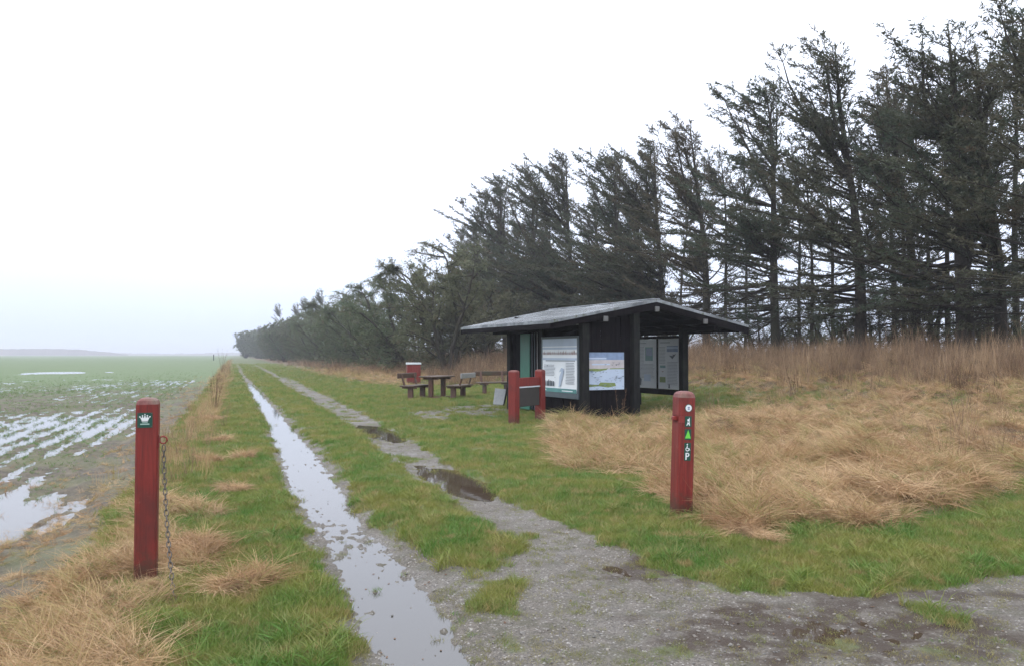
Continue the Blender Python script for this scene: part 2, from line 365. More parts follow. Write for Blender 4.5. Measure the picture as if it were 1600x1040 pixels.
def height(x, y, mk=None):
    x = np.asarray(x, float); y = np.asarray(y, float)
    s, grav, dry, fieldm, n1, n2 = mk if mk is not None else masks(x, y)
    r = np.hypot(x, y); near = 1 - ss(40, 90, r)
    z = 1.0 * ss(10.5, 21, s) + .25 * ss(20, 40, s) + .05 * fbm(x * .15, y * .15, 9) * ss(6, 14, s)
    z = z + dry * near * ss(4.5, 8, s) * (.34 * (fbm(x * .75, y * .75, 12) + .30) + .16 * fbm(x * 2.4, y * 2.4, 13, 2))
    z = z + .02 * n1 * (1 - grav) * near * (1 - fieldm) + .008 * n2 * near + .006 * fbm(x * 10, y * 10, 8, 2) * grav * near
    # field: lower, furrowed, with shallow basins
    row = np.cos(s / .46 * 2 * np.pi + n1 * 1.3) * .015 * (1 + .8 * fbm(x * .4, y * .25, 28)) + np.cos(s / .155 * 2 * np.pi) * .004
    basin = fbm(x * .10 + y * .02, y * .055, 21, 3) * .050 + fbm(x * .5, y * .35, 22, 3) * .026
    wetz = .021 * ss(3.5, 6, y) * (1 - ss(36, 70, y)) + .010 * ss(20, 30, y) * (1 - ss(44, 66, y)) - .020 * ss(48, 80, y)
    c1 = G(60, 785); pool1 = .078 * np.exp(-(((x - c1[0]) / 2.0) ** 2 + ((y - c1[1]) / 1.5) ** 2))
    c2 = G(130, 579); pool2 = .115 * (1 + 1.2 * fbm(x * .25, y * .5, 29, 3)) * np.exp(-(((x - c2[0]) / 4.2) ** 2 + ((y - c2[1]) / 5.5) ** 2))
    c3 = G(120, 655); pool3 = .03 * np.exp(-(((x - c3[0]) / 3.5) ** 2 + ((y - c3[1]) / 4.0) ** 2))
    shore = .05 * (1 - ss(-2.6, -1.3, s)) - .05
    clod = fbm(x * 5, y * 3.2, 25, 3) * .030 + fbm(x * 1.4 + .5 * y, y * .8, 26, 3) * .034 + fbm(s * 3.0, y * .55, 27, 2) * .016
    zf = -.107 + .016 * ss(-2.9, -1.5, s) + row * near - basin - wetz - pool1 - pool2 - pool3 + clod * near - shore * 1.0
    e_ = ss(-.7, -1.9, s + n2 * .06)
    z = z * (1 - e_) + zf * e_
    # ruts
    rl = ss(-.05, .80, rutL(x, y) + n2 * .22 * (rutL(x, y) > 0)); rr = ss(0, .6, rutR(x, y)) * ss(4.7, 5.8, y)
    mid = ss(4.6, 6, y) * (1 - ss(7.4, 8.4, y)) * .012
    breaks = .003 + mid + fbm(x * .9, y * .45, 33) * .016 + fbm(x * 3.2, y * 3.2, 34) * .019 + fbm(x * 11, y * 9, 35, 3) * .024 + np.maximum(fbm(x * 17, y * 13, 36, 2) - .2, 0) * .07
    tail = ss(30, 44, y) * .03
    z = z - (.066 * rl * (1 - .25 * ss(8, 5.5, y) * 0) ) * near + (breaks + tail) * rl * near
    z = z - .022 * rr * near
    for c, lx, ly in ((PUD2, .44, 1.75), (PUD3, .46, 1.35)):
        z = z - .044 * ss(-.1, .35, pud(x, y, c, lx, ly))
    c4 = G(1010, 888); z = z - .018 * ss(0, .6, pud(x, y, c4, .42, .35)) + n2 * 0
    c5 = G(1330, 985); z = z - .024 * ss(0, .6, 1 - np.hypot((x - c5[0]) / .75, (y - c5[1]) / .5) + n2 * .5)
    z = z + .035 * ss(0, .25, sdf(x, y, CENTRE)) * (y < 40)
    return z

def build_ground():
    th = np.concatenate([np.radians(np.linspace(-180, -44, 46, endpoint=False)), np.radians(np.linspace(-44, 44, 640, endpoint=False)), np.radians(np.linspace(44, 180, 46, endpoint=False))])
    r = np.concatenate([np.geomspace(.35, 2.6, 16, endpoint=False), np.geomspace(2.6, 75, 330, endpoint=False), np.geomspace(75, 4200, 62)])
    T, R = np.meshgrid(th, r); X = R * np.sin(T); Y = R * np.cos(T)
    mk = masks(X, Y); Z = height(X, Y, mk); s = mk[0]
    n_r, n_t = X.shape; idx = np.arange(n_r * n_t).reshape(n_r, n_t); nx = np.roll(idx, -1, axis=1)
    Fc = np.stack([idx[:-1], idx[1:], nx[1:], nx[:-1]], -1).reshape(-1, 4)[:, ::-1]
    V = np.stack([X, Y, Z], -1).reshape(-1, 3)
    mud = 0
    for a_, b_, lx, ly in ((1010, 888, .5, .42), (1330, 985, 1.25, .6), (1150, 965, .5, .3), (1450, 935, .8, .3), (1250, 1010, .9, .25)):
        q_ = G(a_, b_); mud = np.maximum(mud, ss(0, .5, 1 - np.hypot((X - q_[0]) / lx, (Y - q_[1]) / ly) + mk[5] * .6))
    at = {'mud': np.broadcast_to(mud, X.shape).ravel(), 'gravel': mk[1].ravel(), 'dry': mk[2].ravel(), 'fieldm': mk[3].ravel()}
    fs = s.ravel()[Fc].mean(1); fx = X.ravel()[Fc].mean(1); fy = Y.ravel()[Fc].mean(1)
    isf = fs < -1.15
    ist = (~isf) & ((sdf(fx, fy, TRACK) > 0) | ((fy > 38) & (fs > edge(LE, fy) + K * fy - .2) & (fs < edge(RR, fy) + K * fy + .2)))
    for name, sel in (('field', isf), ('track', ist), ('ground', ~(isf | ist))):
        f = Fc[sel]; u, inv = np.unique(f.ravel(), return_inverse=True)
        me = me_arr(name, V[u], inv.reshape(-1, 4), [M['earth']], smooth=True)
        for k, a in at.items():
            A = me.attributes.new(k, 'FLOAT', 'POINT'); A.data.foreach_set('value', a[u].astype(np.float32))
        tag(link(name, me), kind='structure')
    o = MB(); o.add([(.35 * math.sin(a), .35 * math.cos(a), float(height(.35 * math.sin(a), .35 * math.cos(a)))) for a in th[::-1]], [tuple(range(len(th)))])
    tag(o.build('ground', M['earth']), kind='structure')

def earth_mat():
    n = NT('earth', .8, .4); p = n.pos(); gr = n.attr('gravel'); dr = n.attr('dry'); fi = n.attr('fieldm')
    big = n.noise(.55, 4, .6, p); med = n.noise(5, 4, .65, p); fine = n.noise(45, 3, .7, p)
    sep = n.n('ShaderNodeSeparateXYZ'); n.l(p, sep.inputs[0])
    # under-grass soil
    soil = n.mix(n.step(med, .35, .68), (.070, .090, .030), (.125, .130, .052))
    soil = n.mix(n.step(fine, .45, .7), soil, (.10, .135, .04))
    dryc = n.mix(n.step(med, .35, .65), (.065, .045, .027), (.20, .14, .08))
    c = n.mix(dr, soil, dryc)
    # crushed stone
    vo = n.n('ShaderNodeTexVoronoi'); n.l(p, vo.inputs['Vector']); vo.inputs['Scale'].default_value = 95
    vs = n.n('ShaderNodeSeparateColor'); n.l(vo.outputs['Color'], vs.inputs[0])
    gc = n.mix(vs.outputs[0], (.074, .064, .054), (.170, .148, .124)); gc = n.mix(n.step(vs.outputs[1], .92, .98), gc, (.32, .30, .28))
    gc = n.mix(n.math('MULTIPLY', n.step(med, .46, .66), .65), gc, (.075, .070, .045)); gc = n.mix(n.math('MULTIPLY', n.step(big, .5, .68), .4), gc, (.11, .095, .07))
    gc = n.mix(n.math('MULTIPLY', n.attr('mud'), n.step(med, .32, .55)), gc, (.042, .026, .016))
    c = n.mix(n.step(n.math('ADD', gr, n.math('MULTIPLY', n.math('SUBTRACT', med, .5), .7)), .3, .7), c, gc)
    # ploughed soil with sprouting wheat: bare and brown near the verge, green beyond
    s_ = n.math('ADD', sep.outputs[0], n.math('MULTIPLY', sep.outputs[1], K))
    away = n.step(n.math('SUBTRACT', sep.outputs[1], n.math('MULTIPLY', s_, .55)), 15, 62)
    mud = n.mix(n.step(med, .35, .7), (.052, .042, .030), (.13, .105, .070)); mud = n.mix(n.math('MULTIPLY', n.step(big, .42, .62), .6), mud, (.10, .11, .045)); mud = n.mix(n.step(fine, .5, .7), mud, (.15, .12, .085))
    rows = n.n('ShaderNodeMath', operation='SINE'); n.l(n.math('MULTIPLY', s_, 2 * math.pi / .46), rows.inputs[0])
    gm = n.math('ADD', n.math('MULTIPLY', rows.outputs[0], .09), n.math('ADD', n.math('MULTIPLY', n.math('SUBTRACT', big, .5), .9), n.math('MULTIPLY', away, .78)))
    gm = n.math('ADD', gm, n.math('MULTIPLY', n.math('SUBTRACT', fine, .5), .5))
    fc = n.mix(n.math('MULTIPLY', n.step(gm, .05, .9), .95), mud, (.105, .155, .062))
    c = n.mix(n.step(fi, .3, .7), c, fc)
    n.col(c)
    wet = n.noise(1.3, 3, .6, p)
    rg = n.mix(n.math('MULTIPLY', n.step(wet, .35, .7), gr), (.80, .80, .80), (.38, .38, .38)); n.l(rg, n.b.inputs['Roughness'])
    hb = n.math('ADD', n.math('MULTIPLY', vo.outputs['Distance'], n.math('MULTIPLY', gr, -.8)), n.math('ADD', n.math('MULTIPLY', fine, .8), med)); n.bump(hb, .7, .012)
    return n.m
M['earth'] = earth_mat()
build_ground()

def water_mat(name, tint, ripple=.02):
    n = NT(name, .03, .5); n.col(tint); n.b.inputs['IOR'].default_value = 1.5; n.b.inputs['Specular IOR Level'].default_value = .9
    n.bump(n.noise(9, 2, .5, n.pos()), ripple, .01); return n.m
M['water'] = water_mat('rain_water', (.062, .056, .048))
M['water_field'] = water_mat('field_water', (.075, .068, .058), .03)
def sheet(name, pts, z, mat):
    o = MB(); o.add([(x, y, z) for x, y in pts], [tuple(range(len(pts)))]); return tag(o.build(name, mat), kind='structure')
# standing water in the field, and the puddles of the two wheel ruts
sheet('standing_water', [(-.45 - K * 1.5, 1.5), (-.45 - K * 140 - 1, 140), (-320, 140), (-60, 1.5)][::-1], FIELD_W, M['water_field'])
ys = np.geomspace(1.6, 46, 46)
lft = [(float(edge(LE, y)) - .05, float(y)) for y in ys]; rgt = [(float(edge(LR, y)) + .10, float(y)) for y in ys]
o = MB(); nn = len(ys)
o.add([(x, y, PL_W) for x, y in lft] + [(x, y, PL_W) for x, y in rgt], [(i, nn + i, nn + i + 1, i + 1) for i in range(nn - 1)])
tag(o.build('puddle', M['water']), kind='structure')
def blob(c, lx, ly, z):
    pts = []
    for k in range(40):
        a = 2 * math.pi * k / 40; u = math.cos(a) * lx * 1.35; v = math.sin(a) * ly * 1.35; pts.append((c[0] + u - K * v, c[1] + v))
    sheet('puddle', pts, z, M['water_mud'])
M['water_mud'] = water_mat('muddy_water', (.060, .042, .028)); M['water_mud'].node_tree.nodes['Principled BSDF'].inputs['Specular IOR Level'].default_value = .45
blob(PUD2, .44, 1.75, -.038); blob(PUD3, .46, 1.35, -.038)
blob(G(1010, 888), .34, .3, -.034)
c5 = G(1330, 985); sheet('puddle', [(c5[0] + .85 * math.cos(a), c5[1] + .6 * math.sin(a)) for a in np.linspace(0, 2 * math.pi, 36, endpoint=False)], -.024, M['water_mud'])

# far hills and woods beyond the field
def ridge_strip(name, pxs, tops, dist, mat, depth=60, jag=1.5, seed=0):
    n = 360; P = np.linspace(pxs[0], pxs[-1], n); T = np.interp(P, pxs, tops); o = MB(); vs = []
    for i, (p, t) in enumerate(zip(P, T)):
        h = EYE + (553 - t) / F * dist; h += jag * (float(perlin(i * .21, 3.3, seed)) + .6 * float(perlin(i * .9, 7.3, seed)))
        h = max(h, .4); a = (p - 800) / F; a0 = math.atan(a); D = dist / math.cos(a0) * .9
        for dd, hh in ((0, -.3), (depth * .15, h * .8), (depth * .5, h), (depth, -.3)):
            vs.append(((D + dd) * math.sin(a0), (D + dd) * math.cos(a0), hh))
    fs = [(i * 4 + k, (i + 1) * 4 + k, (i + 1) * 4 + k + 1, i * 4 + k + 1) for i in range(n - 1) for k in range(3)]
    o.add(vs, fs); return tag(o.build(name, mat, smooth=False), kind='structure')
M['hill'] = leaf_mat('distant_heath', (.10, .075, .075), (.12, .09, .085), (.09, .08, .07), .9, .02, .1, 0, .1)
ridge_strip('hills', [-500, -150, 0, 60, 120, 165, 200], [546, 543, 545, 544.5, 545.5, 549.5, 553], 1250, M['hill'], 200, .6)
ridge_strip('hills', [100, 190, 260, 330, 380, 420], [550.5, 551, 552, 551, 550.5, 552], 1900, M['hill'], 200, 1.4, 5)

# ------------------------------------------------------------------ timber posts by the track
def post_mesh(w_, h_, top=.05, ch=.012):
    """square post, chamfered edges, rounded-over top, foot sunk in the ground"""
    o = MB(); rings = []
    prof = [(-.12, 0), (h_ - top, 0), (h_ - top * .45, .008), (h_ - top * .15, .024), (h_, .05)]
    for z, ins in prof:
        a = w_ / 2 - ins; c = ch; rings.append([(-a + c, -a, z), (a - c, -a, z), (a, -a + c, z), (a, a - c, z), (a - c, a, z), (-a + c, a, z), (-a, a - c, z), (-a, -a + c, z)])
    vs = [p for r_ in rings for p in r_]
    fs = []; m = []
    for i in range(len(rings) - 1):
        for k in range(8): fs.append((i * 8 + k, i * 8 + (k + 1) % 8, (i + 1) * 8 + (k + 1) % 8, (i + 1) * 8 + k))
    o.add(vs, fs[:8], 0); o2 = len(o.f); b = 0
    o.f += fs[8:]; o.m += [1] * len(fs[8:]); o.f.append(tuple((len(rings) - 1) * 8 + k for k in range(8))); o.m.append(1)
    o.f.append(tuple(range(8))[::-1]); o.m.append(0)
    return o
def flat(name, polys, depth, mats, parent, y=0.0):
    """thin plate shapes on a post's front face: polys = [(outline in x,z ; material index ; stand-off)]"""
    o = MB()
    for pts, mi, off in polys:
        n = len(pts); yf = y - off - depth; yb = y - off
        vs = [(x, yf, z) for x, z in pts] + [(x, yb, z) for x, z in pts]
        fs = [tuple(range(n))] + [(k, k + n, (k + 1) % n + n, (k + 1) % n) for k in range(n)]
        o.add(vs, fs, mi)
    return o.build(name, mats, parent)
def rect(cx, cz, w_, h_): return [(cx - w_ / 2, cz - h_ / 2), (cx + w_ / 2, cz - h_ / 2), (cx + w_ / 2, cz + h_ / 2), (cx - w_ / 2, cz + h_ / 2)]
def disc(cx, cz, r_, n=20): return [(cx + r_ * math.cos(2 * math.pi * k / n), cz + r_ * math.sin(2 * math.pi * k / n)) for k in range(n)]

c = G(228, 903); PZ = float(height(*c))
LPA = math.radians(20); lp = empty('bollard', (c[0], c[1], PZ), LPA, 'tall square dark red timber post with a green crown plaque, beside the wet field', 'post')
H1 = 1.215
post_mesh(.138, H1, .045).build('post_body', [M['red'], M['redtop']], lp)
# plaque with the white crown
pz = H1 - .148; px_ = -.012; q = .092
plq = flat('plaque', [(rect(px_, pz, q, q * 1.08), 0, .0)], .003, [M['signgreen']], lp, -.069)
k = q / 100
def cp(pts): return [(px_ + (x - 50) * k, pz + (z - 46) * k) for x, z in pts]
crown = [cp([(30, 38), (70, 38), (72, 46), (28, 46)]), cp([(28, 47), (72, 47), (82, 70), (70, 63), (66, 76), (57, 60), (50, 86), (43, 60), (34, 76), (30, 63), (18, 70)]),
         cp([(47.5, 84), (52.5, 84), (52.5, 92), (47.5, 92)])]
poly = [(p, 0, .003) for p in crown] + [(disc(px_ + (x - 50) * k, pz + (z - 46) * k, r_ * k, 10), 0, .003) for x, z, r_ in ((17, 71, 5), (34, 78, 5), (66, 78, 5), (83, 71, 5), (50, 87, 4))]
poly += [(cp([(32, 27), (68, 27), (68, 32), (32, 32)]), 1, .003), (cp([(20, 14), (80, 14), (80, 22), (20, 22)]), 1, .003)]
flat('crown_emblem', poly, .0012, [M['white'], M['pale']], plq, -.069)
for sx_ in (-1, 1):
    for sz_ in (-1, 1): MB().tube([(px_ + sx_ * q * .43, -.0715, pz + sz_ * q * .47), (px_ + sx_ * q * .43, -.0745, pz + sz_ * q * .47)], .0035, 8).build('screw', M['steel'], plq)
# eye bolt on the right side and a nail in the top
ezl = H1 - .285
eb = MB(); ring = [(.069 + .030 + .024 * math.cos(a), -.045, ezl + .024 * math.sin(a)) for a in np.linspace(0, 2 * math.pi, 15)]
eb.tube(ring, .0055, 7, cap=False); eb.tube([(.06, -.045, ezl - .012), (.083, -.045, ezl - .012)], .007, 7); eb.box(.067, -.062, ezl - .05, .075, -.028, ezl + .035, bev=.002)
eb.build('eye_bolt', M['paint_iron'], lp, True)
MB().tube([(.012, 0, H1 - .004), (.012, 0, H1 + .006)], .006, 8).build('nail', M['steel'], lp)

# chain hanging from the eye down into the grass
def link_mesh():
    o = MB(); pts = []; a, b, r_ = .0155, .0110, .0036
    for t in np.linspace(0, 2 * math.pi, 17): pts.append((b * math.cos(t), 0, (a if math.sin(t) > 0 else -a) * .6 + a * math.sin(t) * .9))
    o.tube(pts, r_, 6, cap=False); return o.mesh('link', M['steel'], True)
lk = link_mesh()
ex_ = .103 * math.cos(LPA) + .045 * math.sin(LPA); ey_ = .103 * math.sin(LPA) - .045 * math.cos(LPA)
ce_ = Vector((c[0] + ex_, c[1] + ey_, PZ + ezl - .02)); g2 = G(272, 940); en = Vector((g2[0], g2[1], float(height(*g2)) + .012))
ch = empty('chain', (c[0] + ex_, c[1] + ey_, PZ), 0, 'rusty galvanised chain hanging from the eye bolt of the crown plaque post into the grass', 'chain')
cpts = []
for t in np.linspace(0, 1, 200):
    tt = t ** 1.0; x = ce_.x + (en.x - ce_.x) * (tt ** 1.7); y = ce_.y + (en.y - ce_.y) * (tt ** 1.7); z = ce_.z + (en.z - ce_.z) * tt; cpts.append(Vector((x, y, z)))
acc = 0; i = 0; nl = 0; last = cpts[0]
for p in cpts[1:]:
    acc += (p - last).length
    if acc >= .034:
        d = (p - last).normalized(); r_ = d.to_track_quat('Z', 'Y').to_matrix().to_4x4() @ Matrix.Rotation(math.pi / 2 * (nl % 2) + .3, 4, 'Z')
        o = link('link', lk, ch); o.matrix_local = Matrix.Translation(p - ch.location) @ r_; nl += 1; acc = 0
    last = p

# right post, leaning a little, with four small signs
c = G(1064, 803); RZ = float(height(*c))
rpst = empty('bollard', (c[0], c[1], RZ), 0, 'short leaning dark red timber post with four small pictogram signs, beside the dry grass', 'post')
rpst.rotation_euler = (0, math.radians(2.0), math.radians(13))
H2 = 1.165; post_mesh(.166, H2, .06, .016).build('post_body', [M['red'], M['redtop']], rpst)
s = .066
yy = -.083
def sign_at(zc, hh, name='sign_plate'):
    return flat(name, [(rect(.008, zc, s, hh), 0, 0)], .003, [M['signgreen']], rpst, yy)
z1 = H2 - .155
rs_ = flat('round_sign', [(disc(.008, z1, .037, 24), 0, 0)], .003, [M['signgreen']], rpst, yy)
flat('pictogram', [(disc(.008, z1, .031, 24), 0, .003), (rect(.008, z1 + .008, .022, .007), 1, .0045), (rect(.004, z1 + .000, .006, .012), 1, .0045), (rect(.013, z1, .006, .010), 1, .0045), (rect(.008, z1 - .012, .020, .008), 1, .0045)], .001, [M['white'], M['blueprint']], rs_, yy)
z2 = z1 - .125; a = sign_at(z2, .10); kk = .075 / 100
dog = [(22, 5), (34, 5), (38, 30), (56, 30), (60, 5), (74, 5), (70, 34), (68, 62), (74, 84), (64, 98), (60, 84), (46, 74), (40, 66), (38, 50), (28, 34)]
dog = [(x, z) for x, z in [(20, 0), (35, 0), (40, 16), (60, 16), (65, 0), (80, 0), (74, 30), (70, 58), (72, 92), (66, 100), (58, 82), (34, 76), (32, 66), (40, 58), (34, 30)]]
flat('pictogram', [([(.008 + (x - 50) * kk * .8, z2 + (z - 50) * kk) for x, z in dog], 0, .003), (rect(.008, z2 - .003, .012, .010), 1, .0045)], .001, [M['white'], M['signgreen']], a, yy)
z3 = z2 - .120; a = sign_at(z3, .10)
flat('pictogram', [([(.008 - .029, z3 - .036), (.008 + .029, z3 - .036), (.010, z3 + .042)], 0, .003)], .001, [M['lime']], a, yy)
z4 = z3 - .160; a = sign_at(z4, .165)
wc = []
for k_ in range(14):                        # wheel of the wheelchair pictogram, drawn as short segments
    t0, t1 = math.radians(-250 + k_ * 20), math.radians(-250 + (k_ + 1) * 20)
    f_ = lambda t, r_: (.006 + r_ * math.cos(t), z4 + .024 + r_ * math.sin(t))
    wc.append(([f_(t0, .019), f_(t1, .019), f_(t1, .0125), f_(t0, .0125)], 0, .003))
wc += [(disc(.004, z4 + .068, .0065, 12), 0, .003), ([(-.001, z4 + .030), (.006, z4 + .030), (.008, z4 + .058), (.000, z4 + .058)], 0, .003), (rect(.014, z4 + .032, .018, .006), 0, .0043), ([(.020, z4 + .035), (.026, z4 + .014), (.034, z4 + .014), (.033, z4 + .020), (.029, z4 + .020), (.025, z4 + .035)][::-1], 0, .003)]
# the letter P as strokes
wc += [(rect(-.006, z4 - .042, .012, .064), 0, .003)]
for k_ in range(8):
    t0, t1 = math.radians(-90 + k_ * 22.5), math.radians(-90 + (k_ + 1) * 22.5)
    f_ = lambda t, r_: (.008 + r_ * math.cos(t), z4 - .028 + r_ * 1.0 * math.sin(t))
    wc.append(([f_(t0, .019), f_(t1, .019), f_(t1, .009), f_(t0, .009)], 0, .003))
wc += [(rect(.004, z4 - .014, .009, .010), 0, .0042), (rect(.004, z4 - .042, .009, .010), 0, .0042)]
flat('pictogram', wc, .001, [M['white']], a, yy)
bk = MB(); bk.box(-.083, -.05, H2 - .30, -.068, .05, H2 - .22, bev=.004); bk.box(-.125, -.045, H2 - .275, -.081, .0, H2 - .235, bev=.006); bk.box(-.083, -.083, H2 - .29, -.03, -.089, H2 - .235, bev=.002)
bk.build('bracket', M['paint_iron'], rpst)

# ------------------------------------------------------------------ H shaped red rack
c = G(803, 662); c2 = G(844, 656)
ang = math.atan2(c2[1] - c[1], c2[0] - c[0]); ln = math.hypot(c2[0] - c[0], c2[1] - c[1])
hr = empty('post_rack', (c[0], c[1], 0), ang, 'red H shaped timber frame of two posts and a crossbar in front of the shelter', 'frame')
HH = 1.16
for x in (0, ln):
    o = post_mesh(.185, HH, .04, .014).build('post', [M['red'], M['redtop']], hr); o.location = (x, 0, 0)
MB().box(.09, -.05, HH - .36, ln - .09, .05, HH - .17, bev=.01).build('crossbar', M['red'], hr)
MB().box(.10, -.06, HH - .388, ln - .10, .06, HH - .362, bev=.003).build('shelf_edge', M['lid'], hr)
MB().box(.11, -.045, HH - .80, ln - .11, .045, HH - .39, bev=.008).build('dark_plate', M['greyplate'], hr)

# ------------------------------------------------------------------ information shelter
O = (.85, 16.98); ROT = math.atan2(.456, .89)
sh = empty('information_shelter', (O[0], O[1], 0), ROT, 'dark tarred timber information shelter with a low pitched roof and picture boards', 'shelter')
W2, LEN, HE, HR = 2.93, 5.0, 2.25, 2.81
sl = (HR - HE) / W2
def rz(u): return HR - sl * abs(u - W2)
def lb(name, u0, v0, z0, u1, v1, z1, mat, bev=.006, par=sh):
    return MB().box(min(u0, u1), min(v0, v1), min(z0, z1), max(u0, u1), max(v0, v1), max(z0, z1), bev=bev).build(name, mat, par)
for sg in (-1, 1):                                                     # two roof slopes, each of felt lengths over a deck
    ue = W2 + sg * (W2 + .0)
    o = MB()
    a_, b_ = (ue, W2) if sg < 0 else (W2, ue)
    def zz(u): return rz(u)
    n = 10; us = np.linspace(a_, b_, 4)
    vs = []; vv = np.linspace(0, LEN, n + 1)
    for v in vv:
        for u in us: vs.append((u, v, zz(u) + .008 * math.sin(v * 7.3 + u * 5) ))
    for v in vv:
        for u in us: vs.append((u, v, zz(u) - .07))
    nu = len(us); fs = []; off = (n + 1) * nu
    for i in range(n):
        for k_ in range(nu - 1):
            fs.append((i * nu + k_, i * nu + k_ + 1, (i + 1) * nu + k_ + 1, (i + 1) * nu + k_)); fs.append((off + i * nu + k_, off + (i + 1) * nu + k_, off + (i + 1) * nu + k_ + 1, off + i * nu + k_ + 1))
    m = [0, 1] * (len(fs) // 2)
    for i in range(n):
        fs += [(i * nu, (i + 1) * nu, off + (i + 1) * nu, off + i * nu), (i * nu + nu - 1, off + i * nu + nu - 1, off + (i + 1) * nu + nu - 1, (i + 1) * nu + nu - 1)]; m += [0, 0]
    for k_ in range(nu - 1):
        fs += [(k_, off + k_, off + k_ + 1, k_ + 1), (n * nu + k_, n * nu + k_ + 1, off + n * nu + k_ + 1, off + n * nu + k_)]; m += [0, 0]
    o.v = vs; o.f = fs; o.m = m
    o.build('roof_slope', [M['roof'], M['tar']], sh)
    for v0 in (.0, LEN):                                              # barge boards
        bb = MB(); y0 = v0 + (.012 if v0 == 0 else -.05); y1 = y0 + .038
        prs = [(a_, zz(a_) - .072), (b_, zz(b_) - .072), (b_, zz(b_) - .245), (a_, zz(a_) - .20)]
        bb.add([(u, y0, z) for u, z in prs] + [(u, y1, z) for u, z in prs], [(3, 2, 1, 0), (4, 5, 6, 7), (0, 1, 5, 4), (1, 2, 6, 5), (2, 3, 7, 6), (3, 0, 4, 7)]); bb.build('barge_board', M['tar'], sh)
    uo = ue - sg * .03
    lb('eave_board', uo, .06, HE - .19, uo + sg * .024, LEN - .06, HE - .075, M['tar'], .003)
    rb = MB()
    for v in np.linspace(.35, LEN - .3, 7):
        rb.beam((ue - sg * .05, v, zz(ue) - .125), (W2 + sg * .08, v, zz(W2) - .135), .06, .11)
    rb.build('rafters', M['tar'], sh)['kind'] = 'stuff'
lb('ridge_cap', W2 - .10, -.01, HR - .012, W2 + .10, LEN + .01, HR + .012, M['roof'], .005)
for u, z in ((1.46, rz(1.46) - .22), (W2, HR - .24), (4.42, rz(4.42) - .22)):
    pu = lb('purlin', u - .06, .052, z - .065, u + .06, LEN - .055, z + .065, M['tar'], .006)
    lb('purlin_end', u - .058, -.035, z - .06, u + .058, .008, z + .06, M['endgrain'], .006, pu)
def post_(u, v, w_=.185, top=None, mat='tarpost'):
    t = (rz(u) - .22) if top is None else top
    return lb('post', u - w_ / 2, v - w_ / 2, -.4, u + w_ / 2, v + w_ / 2, t, M[mat], .012)
U0, UR = 1.0, 4.86
for u, v in ((U0, .20), (2.44, .22), (UR, 1.36), (UR, 3.42), (U0, 2.06), (U0, 3.86), (2.93, 3.86), (UR, 4.7)): post_(u, v)
lb('wall_plate', U0 - .06, .30, 2.05, U0 + .06, LEN - .1, 2.17, M['tar']); lb('wall_plate', UR - .06, .1, 2.10, UR + .06, LEN - .1, 2.20, M['tar'])
def planks(axis, fixed, a, b, z0, z1, th=.024, wd=.142, mat='tar', n_=None):
    n = max(1, int(round((b - a) / wd))); ws = (b - a) / n; rg = random.Random(int(fixed * 100 + a * 10))
    meshes = None
    for i in range(n):
        off = rg.choice((0, .004, -.003)); p0 = a + i * ws + .004; p1 = a + (i + 1) * ws - .004
        if axis == 'v': lb('plank', fixed - th / 2 + off, p0, z0, fixed + th / 2 + off, p1, z1, M[mat], .003)
        else: lb('plank', p0, fixed - th / 2 + off, z0, p1, fixed + th / 2 + off, z1, M[mat], .003)
planks("v", U0 + .02, .30, 1.96, -.15, 2.05)
planks('v', U0 + .02, 2.16, 2.80, .08, 2.05)
planks('v', U0 + .02, 3.34, 3.76, .08, 2.05)
planks("u", .27, U0 + .10, 2.34, -.15, 2.36)
planks('u', 3.86, 1.10, 2.82, .05, 2.5)
lb('green_door', U0 - .005, 2.81, .07, U0 + .035, 3.33, 2.03, M['greenpaint'], .004)
for v in (2.20, 2.36, 2.50, 2.64): MB().tube([(U0 - .02, v, .1), (U0 - .02, v, 2.04)], .014, 8).build('conduit', M['boardframe'] if v != 2.36 else M['greywood'], sh)

def board(name, org, du, w_, h_, frame, base, prints, frame_bottom=.12, label=None):
    """picture board: org = lower left corner seen from the front, du = direction to the right; print lies in its plane"""
    dx = Vector(du).normalized(); up = Vector((0, 0, 1)); nrm = dx.cross(up)
    Mx = Matrix.Translation(Vector(org)) @ Matrix(((dx.x, -nrm.x, 0), (dx.y, -nrm.y, 0), (0, 0, 1))).to_4x4()
    p = MB().box(0, 0, 0, w_, .03, h_, bev=.003, M=Mx).build(name, base, sh)
    if label: p['label'] = label
    if frame:
        f = MB(); t = .055
        f.box(-t, -.012, h_, w_ + t, .034, h_ + t, bev=.004, M=Mx); f.box(-t, -.012, -frame_bottom, w_ + t, .034, 0, bev=.004, M=Mx)
        f.box(-t, -.010, 0, 0, .032, h_, bev=.004, M=Mx); f.box(w_, -.010, 0, w_ + t, .032, h_, bev=.004, M=Mx); f.build('frame', frame, p)
    mats = []; o = MB()
    for i, (x0, z0, x1, z1, mt) in enumerate(prints):
        if mt not in mats: mats.append(mt)
        yv = -.001 - .00035 * i
        if isinstance(x1, list): pts = x1
        else: pts = [(x0, z0), (x1, z0), (x1, z1), (x0, z1)]
        o.add([tuple(Mx @ Vector((x * w_, yv, z * h_))) for x, z in pts], [tuple(range(len(pts)))], mats.index(mt))
    o.build('print', [M[k_] for k_ in mats], p); return p
rg = random.Random(4)
def text_block(x0, x1, z0, z1, n):
    r = []
    for i in range(n):
        z = z1 - (z1 - z0) * (i + .5) / n; r.append((x0, z - (z1 - z0) / n * .2, x1 - rg.random() * .12 * (x1 - x0), z + (z1 - z0) / n * .2, 'inkgrey'))
    return r
def bird(x, z, s_, mt='ink', asp=1.0):
    return [(0, 0, [(x - s_, z + s_ * .3), (x, z - s_ * .15), (x + s_, z + s_ * .5), (x + s_ * .1, z + s_ * .25)], 0, mt)]
